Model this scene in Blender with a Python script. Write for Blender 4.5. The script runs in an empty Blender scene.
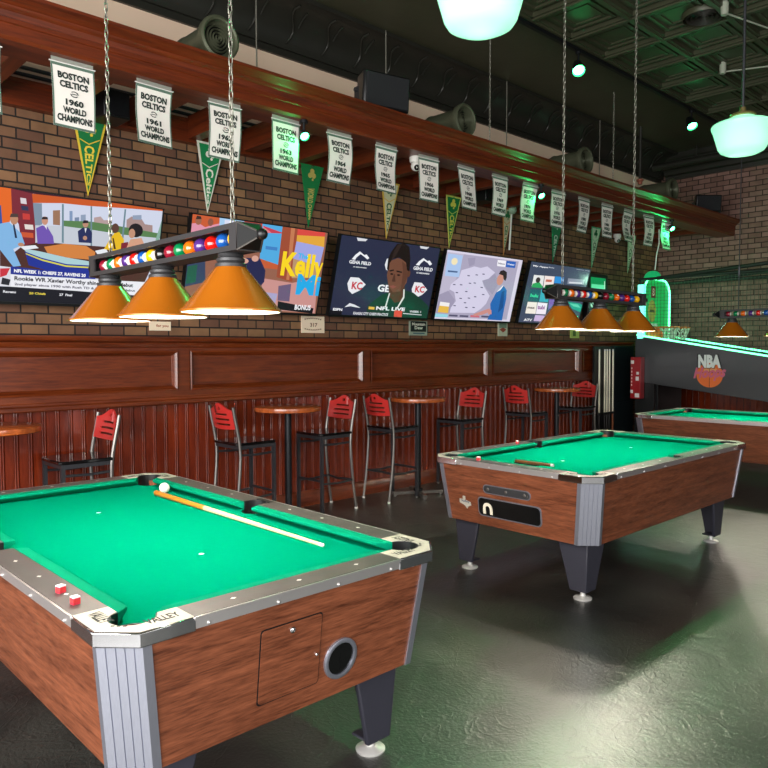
import bpy, bmesh, math, random
from mathutils import Vector, Matrix
C = bpy.context.scene.collection
PI = math.pi
rnd = random.Random(7)

# ------------------------------------------------------------------ helpers
def lin(h):
    h = h.lstrip('#'); o = []
    for i in (0, 2, 4):
        v = int(h[i:i+2], 16)/255
        o.append(v/12.92 if v <= .04045 else ((v+.055)/1.055)**2.4)
    return (*o, 1)

def mat(name, col, rough=.5, metal=0, coat=0, emit=None, es=0, spec=.5, var=0, vscale=8, stretch=(1,1,1), bump=0, bscale=40, trans=0):
    m = bpy.data.materials.new(name); m.use_nodes = True
    n = m.node_tree.nodes; l = m.node_tree.links; b = n['Principled BSDF']
    c = lin(col) if isinstance(col, str) else (*col, 1)
    b.inputs['Base Color'].default_value = c
    b.inputs['Roughness'].default_value = rough; b.inputs['Metallic'].default_value = metal
    b.inputs['Coat Weight'].default_value = coat; b.inputs['Coat Roughness'].default_value = .12
    b.inputs['Specular IOR Level'].default_value = spec
    b.inputs['Transmission Weight'].default_value = trans
    if emit:
        b.inputs['Emission Color'].default_value = lin(emit); b.inputs['Emission Strength'].default_value = es
    tc = n.new('ShaderNodeTexCoord'); mp = n.new('ShaderNodeMapping'); mp.inputs['Scale'].default_value = stretch
    l.new(tc.outputs['Object'], mp.inputs['Vector'])
    nz = n.new('ShaderNodeTexNoise'); nz.inputs['Scale'].default_value = vscale; nz.inputs['Detail'].default_value = 4
    l.new(mp.outputs['Vector'], nz.inputs['Vector'])
    v = max(var, .04)
    mx = n.new('ShaderNodeMix'); mx.data_type = 'RGBA'
    mx.inputs['A'].default_value = tuple(x*(1-v) for x in c[:3])+(1,)
    mx.inputs['B'].default_value = tuple(min(1, x*(1+v)) for x in c[:3])+(1,)
    l.new(nz.outputs['Fac'], mx.inputs['Factor']); l.new(mx.outputs['Result'], b.inputs['Base Color'])
    if bump:
        n2 = n.new('ShaderNodeTexNoise'); n2.inputs['Scale'].default_value = bscale; n2.inputs['Detail'].default_value = 5
        l.new(tc.outputs['Object'], n2.inputs['Vector'])
        bp = n.new('ShaderNodeBump'); bp.inputs['Strength'].default_value = bump; bp.inputs['Distance'].default_value = .01
        l.new(n2.outputs['Fac'], bp.inputs['Height']); l.new(bp.outputs['Normal'], b.inputs['Normal'])
    return m

def wood(name, dark, light, stretch, scale=6, rough=.35, coat=.3, contrast=(.3, .7), fine=.35, bump=.0):
    m = bpy.data.materials.new(name); m.use_nodes = True
    n = m.node_tree.nodes; l = m.node_tree.links; b = n['Principled BSDF']
    b.inputs['Roughness'].default_value = rough; b.inputs['Coat Weight'].default_value = coat; b.inputs['Coat Roughness'].default_value = .15
    tc = n.new('ShaderNodeTexCoord'); mp = n.new('ShaderNodeMapping'); mp.inputs['Scale'].default_value = stretch
    l.new(tc.outputs['Object'], mp.inputs['Vector'])
    a = n.new('ShaderNodeTexNoise'); a.inputs['Scale'].default_value = scale; a.inputs['Detail'].default_value = 6; a.inputs['Distortion'].default_value = .8
    f = n.new('ShaderNodeTexNoise'); f.inputs['Scale'].default_value = scale*6; f.inputs['Detail'].default_value = 3
    l.new(mp.outputs['Vector'], a.inputs['Vector']); l.new(mp.outputs['Vector'], f.inputs['Vector'])
    mm = n.new('ShaderNodeMix'); mm.data_type = 'FLOAT'; mm.inputs['Factor'].default_value = fine
    l.new(a.outputs['Fac'], mm.inputs['A']); l.new(f.outputs['Fac'], mm.inputs['B'])
    r = n.new('ShaderNodeValToRGB'); r.color_ramp.elements[0].position = contrast[0]; r.color_ramp.elements[1].position = contrast[1]
    r.color_ramp.elements[0].color = lin(dark); r.color_ramp.elements[1].color = lin(light)
    l.new(mm.outputs['Result'], r.inputs['Fac']); l.new(r.outputs['Color'], b.inputs['Base Color'])
    if bump:
        bp = n.new('ShaderNodeBump'); bp.inputs['Strength'].default_value = bump; bp.inputs['Distance'].default_value = .005
        l.new(mm.outputs['Result'], bp.inputs['Height']); l.new(bp.outputs['Normal'], b.inputs['Normal'])
    return m

def brick(name, horizontal, c1, c2, mortar, w=.205, h=.0915):
    m = bpy.data.materials.new(name); m.use_nodes = True
    n = m.node_tree.nodes; l = m.node_tree.links; b = n['Principled BSDF']
    b.inputs['Roughness'].default_value = .8
    tc = n.new('ShaderNodeTexCoord'); sx = n.new('ShaderNodeSeparateXYZ'); cx = n.new('ShaderNodeCombineXYZ')
    l.new(tc.outputs['Object'], sx.inputs[0]); l.new(sx.outputs[horizontal], cx.inputs['X']); l.new(sx.outputs['Z'], cx.inputs['Y'])
    t = n.new('ShaderNodeTexBrick'); t.inputs['Scale'].default_value = 1
    t.inputs['Brick Width'].default_value = w; t.inputs['Row Height'].default_value = h
    t.inputs['Mortar Size'].default_value = .0065; t.inputs['Mortar Smooth'].default_value = .2
    t.inputs['Color1'].default_value = lin(c1); t.inputs['Color2'].default_value = lin(c2); t.inputs['Mortar'].default_value = lin(mortar)
    t.inputs['Bias'].default_value = -.1
    l.new(cx.outputs[0], t.inputs['Vector'])
    nz = n.new('ShaderNodeTexNoise'); nz.inputs['Scale'].default_value = 9; nz.inputs['Detail'].default_value = 8
    l.new(tc.outputs['Object'], nz.inputs['Vector'])
    mr = n.new('ShaderNodeMapRange'); mr.inputs['To Min'].default_value = .65; mr.inputs['To Max'].default_value = 1.35
    l.new(nz.outputs['Fac'], mr.inputs['Value'])
    mx = n.new('ShaderNodeMix'); mx.data_type = 'RGBA'; mx.blend_type = 'MULTIPLY'; mx.inputs['Factor'].default_value = 1
    l.new(t.outputs['Color'], mx.inputs['A']); l.new(mr.outputs['Result'], mx.inputs['B']); l.new(mx.outputs['Result'], b.inputs['Base Color'])
    ad = n.new('ShaderNodeMath'); ad.operation = 'MULTIPLY_ADD'; ad.inputs[1].default_value = -1; ad.inputs[2].default_value = 1
    l.new(t.outputs['Fac'], ad.inputs[0])
    bp = n.new('ShaderNodeBump'); bp.inputs['Strength'].default_value = .8; bp.inputs['Distance'].default_value = .008
    l.new(ad.outputs[0], bp.inputs['Height']); l.new(bp.outputs['Normal'], b.inputs['Normal'])
    return m

def colmat(name, emissive=0, rough=.8):
    m = bpy.data.materials.new(name); m.use_nodes = True
    n = m.node_tree.nodes; l = m.node_tree.links; b = n['Principled BSDF']
    at = n.new('ShaderNodeAttribute'); at.attribute_name = 'ink'
    b.inputs['Roughness'].default_value = rough
    if emissive:
        b.inputs['Base Color'].default_value = (.01, .01, .012, 1); b.inputs['Roughness'].default_value = .15
        l.new(at.outputs['Color'], b.inputs['Emission Color']); b.inputs['Emission Strength'].default_value = emissive
    else:
        l.new(at.outputs['Color'], b.inputs['Base Color'])
    return m

class MB:
    """collects shapes into one mesh; every shape may carry its own material slot"""
    def __init__(s): s.bm = bmesh.new(); s.ink = s.bm.loops.layers.float_color.new('ink'); s.mi = 0; s.col = (1, 1, 1, 1)
    def _f(s, vs, smooth=False):
        try: f = s.bm.faces.new(vs)
        except ValueError: return None
        f.material_index = s.mi; f.smooth = smooth
        for lp in f.loops: lp[s.ink] = s.col
        return f
    def poly(s, pts, smooth=False): return s._f([s.bm.verts.new(p) for p in pts], smooth)
    def hexa(s, a, b):
        """a, b: two rings of equal length, joined and capped"""
        va = [s.bm.verts.new(p) for p in a]; vb = [s.bm.verts.new(p) for p in b]; n = len(va)
        s._f(va[::-1]); s._f(vb)
        for i in range(n): s._f([va[i], va[(i+1) % n], vb[(i+1) % n], vb[i]])
    def box(s, x0, x1, y0, y1, z0, z1, M=None):
        a = [(x0,y0,z0),(x1,y0,z0),(x1,y1,z0),(x0,y1,z0)]; b = [(p[0],p[1],z1) for p in a]
        if M: a = [M @ Vector(p) for p in a]; b = [M @ Vector(p) for p in b]
        s.hexa(a, b)
    def rings(s, rs, closed=True, caps=True, smooth=True):
        vv = [[s.bm.verts.new(p) for p in r] for r in rs]; n = len(vv[0])
        for k in range(len(vv)-1):
            for i in range(n if closed else n-1):
                s._f([vv[k][i], vv[k][(i+1) % n], vv[k+1][(i+1) % n], vv[k+1][i]], smooth)
        if caps and closed: s._f(vv[0][::-1]); s._f(vv[-1])
    def lathe(s, prof, M=None, n=24, smooth=True, caps=False):
        """prof: (radius, height) along local z"""
        M = M or Matrix(); rs = []
        for r, z in prof:
            r = max(r, 1e-5)
            rs.append([M @ Vector((r*math.cos(2*PI*i/n), r*math.sin(2*PI*i/n), z)) for i in range(n)])
        s.rings(rs, True, caps, smooth)
    def tube(s, path, r, n=8, caps=True, closed=False):
        P = [Vector(p) for p in path]; rs = []; up = None
        for i, p in enumerate(P):
            if closed: t = (P[(i+1) % len(P)]-P[i-1]).normalized()
            else: t = (P[min(i+1, len(P)-1)]-P[max(i-1, 0)]).normalized()
            if up is None:
                up = Vector((0,0,1)) if abs(t.z) < .9 else Vector((1,0,0))
            a = (up-t*up.dot(t)).normalized(); up = a; b = t.cross(a)
            rs.append([p+a*(r*math.cos(2*PI*k/n+PI/n))+b*(r*math.sin(2*PI*k/n+PI/n)) for k in range(n)])
        if closed: rs.append(rs[0])
        s.rings(rs, True, caps and not closed, n > 4)
    def cyl(s, p0, p1, r, n=16): s.tube([p0, p1], r, n)
    def sphere(s, c, r, nu=16, nv=10, M=None, pick=None):
        rs = []
        for j in range(1, nv):
            t = PI*j/nv
            rs.append([Vector((r*math.sin(t)*math.cos(2*PI*i/nu), r*math.sin(t)*math.sin(2*PI*i/nu), r*math.cos(t))) for i in range(nu)])
        top = Vector((0,0,r)); bot = Vector((0,0,-r)); M = M or Matrix(); c = Vector(c)
        vv = [[s.bm.verts.new(c+M @ p) for p in q] for q in rs]; vt = s.bm.verts.new(c+M @ top); vb = s.bm.verts.new(c+M @ bot)
        keep = s.mi
        def put(vs, z):
            if pick: s.mi = pick(z)
            s._f(vs, True)
        for i in range(nu):
            k = (i+1) % nu
            put([vt, vv[0][i], vv[0][k]], math.cos(PI*.5/nv))
            for j in range(nv-2): put([vv[j][i], vv[j+1][i], vv[j+1][k], vv[j][k]], math.cos(PI*(j+1.5)/nv))
            put([vv[-1][i], vb, vv[-1][k]], math.cos(PI*(nv-.5)/nv))
        s.mi = keep
    def prism(s, pts2, fn, d0, d1):
        """outline pts2 pushed through fn(u,v,d) at depths d0 and d1"""
        s.hexa([fn(u, v, d0) for u, v in pts2], [fn(u, v, d1) for u, v in pts2])
    def build(s, name, mats, parent=None, loc=None, sharp=40, bevel=0, recalc=True):
        if recalc: bmesh.ops.recalc_face_normals(s.bm, faces=s.bm.faces)
        me = bpy.data.meshes.new(name); s.bm.to_mesh(me); s.bm.free()
        for m in (mats if isinstance(mats, (list, tuple)) else [mats]): me.materials.append(m)
        me.set_sharp_from_angle(angle=math.radians(sharp))
        o = bpy.data.objects.new(name, me); C.objects.link(o)
        if parent: o.parent = parent
        if loc: o.location = loc
        if bevel:
            md = o.modifiers.new('edge', 'BEVEL'); md.width = bevel; md.segments = 2; md.limit_method = 'ANGLE'; md.angle_limit = math.radians(50)
        return o

_tc = {}
def text_geo(t, bold=.0, shear=0):
    """vertices and faces of a word, scaled into the unit box"""
    k = (t, bold, shear)
    if k not in _tc:
        cu = bpy.data.curves.new('w', 'FONT'); cu.body = t; cu.offset = bold; cu.shear = shear; cu.resolution_u = 2
        o = bpy.data.objects.new('w', cu); C.objects.link(o)
        dg = bpy.context.evaluated_depsgraph_get(); dg.update()
        me = bpy.data.meshes.new_from_object(o.evaluated_get(dg))
        vs = [(v.co.x, v.co.y) for v in me.vertices]; fs = [tuple(p.vertices) for p in me.polygons]
        bpy.data.objects.remove(o); bpy.data.curves.remove(cu); bpy.data.meshes.remove(me)
        x0 = min(v[0] for v in vs); x1 = max(v[0] for v in vs); y0 = min(v[1] for v in vs); y1 = max(v[1] for v in vs)
        _tc[k] = ([((x-x0)/(x1-x0), (y-y0)/(y1-y0)) for x, y in vs], fs)
    return _tc[k]
def put_text(mb, t, fn, u0, v0, u1, v1, bold=.0, shear=0):
    vs, fs = text_geo(t, bold, shear)
    bv = [mb.bm.verts.new(fn(u0+(u1-u0)*x, v0+(v1-v0)*y)) for x, y in vs]
    for f in fs: mb._f([bv[i] for i in f])

def thing(name, label, cat, loc=(0,0,0), rz=0, group=None, rx=0):
    o = bpy.data.objects.new(name, None); C.objects.link(o); o.empty_display_size = .1
    o.location = loc; o.rotation_euler = (rx, 0, rz)
    return tag(o, label, cat, group)
def tag(o, label, cat, group=None):
    o['label'] = label; o['category'] = cat
    if group: o['group'] = group
    return o
def struct(o): o['kind'] = 'structure'; return o
def dup(root, loc, rz, label, group=None):
    r = root.copy(); C.objects.link(r); r.location = loc; r.rotation_euler = (root.rotation_euler.x, 0, rz); r['label'] = label
    if group: r['group'] = group
    for ch in list(root.children):
        c = ch.copy(); C.objects.link(c); c.parent = r
        for g in ch.children:
            d = g.copy(); C.objects.link(d); d.parent = c
    return r

# ------------------------------------------------------------------ materials
M_brick_b = brick('brick_back', 'X', '#674534', '#906a48', '#1f1814', .195, .079)
M_brick_r = brick('brick_right', 'Y', '#7a5a4e', '#98756a', '#30251f', .195, .079)
M_cream = mat('cream_plaster', '#f4d6bc', .8, var=.06, vscale=2)
M_mahog = wood('mahogany', '#451607', '#823a17', (1, 6, 14), 2.2, rough=.28, coat=.4)
M_beam = wood('cherry_beam', '#401304', '#7a300d', (.8, 8, 14), 2.0, rough=.42, coat=.1)
M_rafter = wood('cherry_rafter', '#4a1806', '#7c320e', (8, .8, 14), 2.0, rough=.45, coat=.1)
M_bead = wood('beadboard', '#551809', '#8c3416', (9, 3, .7), 2.4, rough=.2, coat=.6)
M_tin = mat('dark_tin', '#454634', .42, .15, var=.25, vscale=3, bump=.15, bscale=14)
M_tin2 = mat('dark_tin_cove', '#30302a', .4, .25, var=.2, vscale=4, bump=.15, bscale=22)
M_duct = mat('olive_duct', '#5b5f4b', .4, .35, var=.15)
M_black = mat('black_plastic', '#0d0e10', .4)
M_blackmatte = mat('black_matte', '#08090a', .6, spec=.25)
M_blackgloss = mat('black_gloss', '#0b0b0c', .12, coat=.5)
M_blackmetal = mat('black_metal', '#1c1e22', .4, .5)
M_leg = mat('leg_laminate', '#34343e', .42, var=.06)
M_charcoal = mat('charcoal_metal', '#3d3d3f', .45, .3)
M_steel = mat('steel_tube', '#7c7874', .38, .85)
M_gunmetal = mat('gunmetal_tube', '#4a4b50', .38, .7)
M_chrome = mat('chrome', '#e4e4e6', .09, 1)
M_alu = mat('aluminium', '#b3b6c4', .34, .85, var=.08, stretch=(30,30,1))
M_footwhite = mat('foot_metal', '#dcdad6', .35, .4)
M_trim = mat('rail_metal', '#cfccca', .36, .85)
M_white = mat('white_paint', '#e6e4de', .4)
M_ivory = mat('ivory', '#efe6cf', .2, coat=.5)
M_cloth = mat('green_cloth', '#01785a', .95, spec=.0, var=.05, vscale=60, bump=.05, bscale=900)
M_cush = mat('green_cushion', '#01785a', .9, spec=.03, var=.04, vscale=60)
M_lam = mat('rail_laminate', '#45403f', .42, var=.25, vscale=14)
M_cab = wood('cabinet_wood', '#47200f', '#8f5236', (.9, .9, 11), 3.0, rough=.36, coat=.35, contrast=(.32, .66), fine=.5)
M_plate = mat('corner_plate', '#b4afa2', .35, var=.05)
M_red = mat('red_stain', '#c8302c', .35, coat=.4, var=.12, vscale=6)
M_tabletop = wood('orange_wood', '#8a3a16', '#cc6a30', (1, 6, 2), 5, rough=.25, coat=.5)
M_amber = mat('amber_shade', '#bd6a14', .27, .25, coat=.5, var=.1, vscale=5)
M_lamp = mat('lamp_white', '#ffffff', .6, emit='#fff4e2', es=820)
M_white_in = mat('shade_inside', '#f6f1e6', .6)
M_print = colmat('print'); M_screen = colmat('screen', .8)
M_chain = mat('chain_metal', '#9a988c', .4, .8)
M_ball = {k: mat('ball_'+k, v, .12, coat=.6) for k, v in dict(yellow='#f2b705', blue='#16509e', red='#d9180f', purple='#4d2a78', orange='#ea6a12', green='#067a45', maroon='#86142a', black='#121212', white='#efe9df').items()}
M_chalkred = mat('chalk_red', '#c4283a', .6); M_chalktop = mat('chalk_top', '#efe4e6', .9)
M_led = mat('green_led', '#c8ffe0', .5, emit='#5cffa8', es=3.6)
M_ledgreen = mat('green_board', '#0c8a48', .4, emit='#04a04a', es=.5)
M_ledcyan = mat('cyan_led', '#c8fff4', .5, emit='#5cf2d8', es=1.6)
M_greenlens = mat('green_lens', '#80ffb0', .4, emit='#3cff8c', es=30)
M_panelgrey = mat('charcoal_panel', '#3a3b3e', .32, coat=.3)
M_net = mat('net_cord', '#4e574a', .8)
M_orange = mat('orange_rim', '#f07832', .4)
M_redbox = mat('red_box', '#a31822', .35, coat=.3)
M_cabblack = mat('black_cabinet', '#182023', .3, coat=.2)

def floor_mat():
    m = bpy.data.materials.new('painted_concrete'); m.use_nodes = True
    n = m.node_tree.nodes; l = m.node_tree.links; b = n['Principled BSDF']
    tc = n.new('ShaderNodeTexCoord')
    a = n.new('ShaderNodeTexNoise'); a.inputs['Scale'].default_value = 1.1; a.inputs['Detail'].default_value = 7; a.inputs['Distortion'].default_value = 1.5
    l.new(tc.outputs['Object'], a.inputs['Vector'])
    r = n.new('ShaderNodeValToRGB'); r.color_ramp.elements[0].color = lin('#1f211f'); r.color_ramp.elements[1].color = lin('#373833')
    r.color_ramp.elements[0].position = .35; r.color_ramp.elements[1].position = .68
    l.new(a.outputs['Fac'], r.inputs['Fac']); l.new(r.outputs['Color'], b.inputs['Base Color'])
    rr = n.new('ShaderNodeMapRange'); rr.inputs['To Min'].default_value = .34; rr.inputs['To Max'].default_value = .50
    l.new(a.outputs['Fac'], rr.inputs['Value']); l.new(rr.outputs['Result'], b.inputs['Roughness'])
    # trowel swirls: thin bent ridges, plus a fine skin
    w = n.new('ShaderNodeTexNoise'); w.inputs['Scale'].default_value = 2.3; w.inputs['Detail'].default_value = 3; w.inputs['Distortion'].default_value = 2.2
    l.new(tc.outputs['Object'], w.inputs['Vector'])
    s1 = n.new('ShaderNodeMath'); s1.operation = 'SUBTRACT'; s1.inputs[1].default_value = .5; l.new(w.outputs['Fac'], s1.inputs[0])
    s2 = n.new('ShaderNodeMath'); s2.operation = 'ABSOLUTE'; l.new(s1.outputs[0], s2.inputs[0])
    s3 = n.new('ShaderNodeMapRange'); s3.inputs['From Max'].default_value = .02; s3.inputs['To Min'].default_value = 1; s3.inputs['To Max'].default_value = 0
    l.new(s2.outputs[0], s3.inputs['Value'])
    f = n.new('ShaderNodeTexNoise'); f.inputs['Scale'].default_value = 60; f.inputs['Detail'].default_value = 5
    l.new(tc.outputs['Object'], f.inputs['Vector'])
    g = n.new('ShaderNodeTexNoise'); g.inputs['Scale'].default_value = 5; g.inputs['Detail'].default_value = 6; g.inputs['Distortion'].default_value = 1
    l.new(tc.outputs['Object'], g.inputs['Vector'])
    m1 = n.new('ShaderNodeMath'); m1.operation = 'MULTIPLY_ADD'; m1.inputs[1].default_value = .4; l.new(f.outputs['Fac'], m1.inputs[0]); l.new(g.outputs['Fac'], m1.inputs[2])
    m2 = n.new('ShaderNodeMath'); m2.operation = 'MULTIPLY_ADD'; m2.inputs[1].default_value = .12; l.new(s3.outputs['Result'], m2.inputs[0]); l.new(m1.outputs[0], m2.inputs[2])
    bp = n.new('ShaderNodeBump'); bp.inputs['Strength'].default_value = .55; bp.inputs['Distance'].default_value = .02
    l.new(m2.outputs[0], bp.inputs['Height']); l.new(bp.outputs['Normal'], b.inputs['Normal'])
    b.inputs['Specular IOR Level'].default_value = 1.0; b.inputs['Coat Weight'].default_value = .6; b.inputs['Coat Roughness'].default_value = .3
    return m
M_floor = floor_mat()

# ------------------------------------------------------------------ the room
X0, X1, Y0, Y1, ZC = -2.6, 11.84, -3.4, 5.72, 4.70
mb = MB(); mb.box(X0, X1+.1, Y0, Y1+.1, -.1, 0); struct(mb.build('floor', M_floor))
mb = MB(); mb.mi = 0; mb.box(X0, X1+.1, Y1, Y1+.1, 0, 3.42); mb.mi = 1; mb.box(X0, X1+.1, Y1, Y1+.1, 3.42, ZC)
struct(mb.build('wall_back', [M_brick_b, M_cream]))
mb = MB(); mb.box(X1, X1+.1, Y0, Y1, 0, ZC); struct(mb.build('wall_right', M_brick_r))
# pressed tin ceiling: ribs both ways with a stepped pan in every bay
mb = MB(); mb.box(X0, X1+.1, Y0, Y1+.1, ZC, ZC+.08); P = .66
nx = int((X1-X0)/P)+1; ny = int((4.12-Y0)/P)+1
for i in range(nx+1):
    x = 11.8-i*P; mb.box(x-.045, x+.045, Y0, 4.16, ZC-.045, ZC); mb.box(x-.02, x+.02, Y0, 4.16, ZC-.062, ZC-.045)
for j in range(ny+1):
    y = 4.12-j*P; mb.box(X0, X1, y-.045, y+.045, ZC-.045, ZC); mb.box(X0, X1, y-.02, y+.02, ZC-.06, ZC-.045)
for i in range(nx):
    for j in range(ny):
        x = 11.8-(i+.5)*P; y = 4.12-(j+.5)*P
        if x < 2.0: continue
        for k, hgt in ((.235, .022), (.165, .012)):
            mb.box(x-k, x+k, y-k, y-k+.03, ZC-hgt, ZC); mb.box(x-k, x+k, y+k-.03, y+k, ZC-hgt, ZC)
            mb.box(x-k, x-k+.03, y-k+.03, y+k-.03, ZC-hgt, ZC); mb.box(x+k-.03, x+k, y-k+.03, y+k-.03, ZC-hgt, ZC)
struct(mb.build('ceiling', M_tin))
# pressed tin cove along the back wall, with raised arched ribs
cov = [(5.72, 4.30), (5.69, 4.30), (5.69, 4.36)] + [(5.66-.33*(1-math.cos(t*PI/18)), 4.36+.30*math.sin(t*PI/18)) for t in range(0, 10)] + [(5.30, 4.66), (5.30, 4.70), (5.72, 4.70)]
mb = MB(); mb.rings([[(x, y, z) for y, z in cov] for x in (X0, X1)], True, True, True)
k = X0
while k < X1:
    rb = [(5.66-.33*(1-math.cos(t*PI/18)), 4.36+.30*math.sin(t*PI/18)) for t in range(1, 9)]
    mb.tube([(k+.05*math.sin(i*.8), y-.008, z-.006) for i, (y, z) in enumerate(rb)], .011, 5); mb.tube([(k+.09, y-.008, z-.006) for y, z in rb[3:7]], .008, 5)
    k += .42
struct(mb.build('trim_1', M_tin2, sharp=50))
cr = [(11.84, 4.32), (11.80, 4.32), (11.79, 4.38), (11.74, 4.40), (11.72, 4.47), (11.64, 4.52), (11.62, 4.60), (11.58, 4.62), (11.58, 4.70), (11.84, 4.70)]
mb = MB(); mb.rings([[(x, y, z) for x, z in cr] for y in (Y0, 5.6)], True, True, False); struct(mb.build('trim_2', M_tin2))
# ledger on the wall, dropped beam, rafters
mb = MB(); mb.box(X0, X1, 5.66, 5.72, 3.30, 3.50); mb.box(X0, X1, 5.645, 5.66, 3.30, 3.325); mb.box(X0, X1, 5.65, 5.66, 3.47, 3.50); struct(mb.build('trim_3', M_beam))
pr = [(4.76, 3.30), (4.505, 3.30), (4.487, 3.318), (4.487, 3.385), (4.478, 3.39), (4.478, 3.415), (4.487, 3.42), (4.482, 3.455), (4.465, 3.465), (4.458, 3.48), (4.43, 3.492), (4.412, 3.515), (4.40, 3.518), (4.40, 3.54), (4.76, 3.54)]
mb = MB(); mb.rings([[(x, y, z) for y, z in pr] for x in (X0, X1)], True, True, False); struct(mb.build('trim_4', M_beam))
n = 5
for i in range(-3, 18):
    x = 2.055+.548*i
    if x > X1-.2: break
    mb = MB(); mb.box(x-.05, x+.05, 4.76, 5.66, 3.33, 3.52); struct(mb.build('trim_%d' % n, M_rafter)); n += 1
# wainscot: boxed upper panels with cap, beadboard below
def tn():
    global n; n += 1; return 'trim_%d' % (n-1)
WX1 = 9.95; CX1 = 10.62; FY = 5.57
mb = MB()
cap = [(5.72, 1.60), (5.545, 1.60), (5.53, 1.612), (5.515, 1.615), (5.505, 1.63), (5.505, 1.65), (5.72, 1.65)]
mb.rings([[(x, y, z) for y, z in cap] for x in (X0, CX1)], True, True, False)
cap2 = [(5.72, 1.56), (FY, 1.56), (5.555, 1.575), (5.55, 1.60), (5.72, 1.60)]
mb.rings([[(x, y, z) for y, z in cap2] for x in (X0, CX1)], True, True, False)
struct(mb.build(tn(), M_mahog))
mb = MB(); ZT, ZB = 1.535, 1.205
mb.box(X0, WX1, FY+.03, 5.72, 1.09, 1.56)                                   # field
mb.box(X0, WX1, FY, FY+.03, ZT, 1.56); mb.box(X0, WX1, FY, FY+.03, 1.14, ZB)  # rails
low = [(FY+.03, 1.09), (FY-.005, 1.09), (FY-.018, 1.10), (FY-.018, 1.125), (FY-.005, 1.135), (FY-.005, 1.15), (FY, 1.155), (FY+.03, 1.155)]
mb.rings([[(x, y, z) for y, z in low] for x in (X0, WX1)], True, True, False)
st = [2.98-2.06*2, 2.98-2.06, 2.98, 5.05, 7.105, 9.18]
for x in st: mb.box(x-.055, x+.055, FY, FY+.03, ZB, ZT)
edges = [X0]+st+[WX1]
for a, b in zip(edges[:-1], edges[1:]):                                     # moulded picture frame in every bay
    a += .055; b -= .055
    q = [(a, ZB), (b, ZB), (b, ZT), (a, ZT)]
    prof = [(0, -.012), (.012, -.016), (.022, -.004), (.036, .012), (.042, .03)]
    rs = []
    for d, dy in prof: rs.append([(q[0][0]+d, FY+dy, q[0][1]+d), (q[1][0]-d, FY+dy, q[1][1]+d), (q[2][0]-d, FY+dy, q[2][1]-d), (q[3][0]+d, FY+dy, q[3][1]-d)])
    mb.rings(rs, True, False, False)
struct(mb.build(tn(), M_mahog, sharp=25))
mb = MB(); pts = []; x = X0; pitch = .098
while x < WX1:
    pts += [(x, 5.690), (x+.060, 5.690), (x+.0615, 5.697)]
    for c0 in (.069, .086): pts += [(x+c0+.0075*math.cos(t), 5.694-.0085*math.sin(t)) for t in (PI, PI*.75, PI*.5, PI*.25, 0)]
    pts += [(x+.0965, 5.697)]; x += pitch
mb.rings([[(px, py, z) for px, py in pts] for z in (.12, 1.10)], False, False, True)
struct(mb.build(tn(), M_bead, sharp=60))
bb = [(5.72, 0), (5.66, 0), (5.66, .105), (5.668, .115), (5.668, .135), (5.68, .15), (5.72, .15)]
mb = MB(); mb.rings([[(x, y, z) for y, z in bb] for x in (X0, WX1)], True, True, False); struct(mb.build('baseboard_back', M_mahog))
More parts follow.
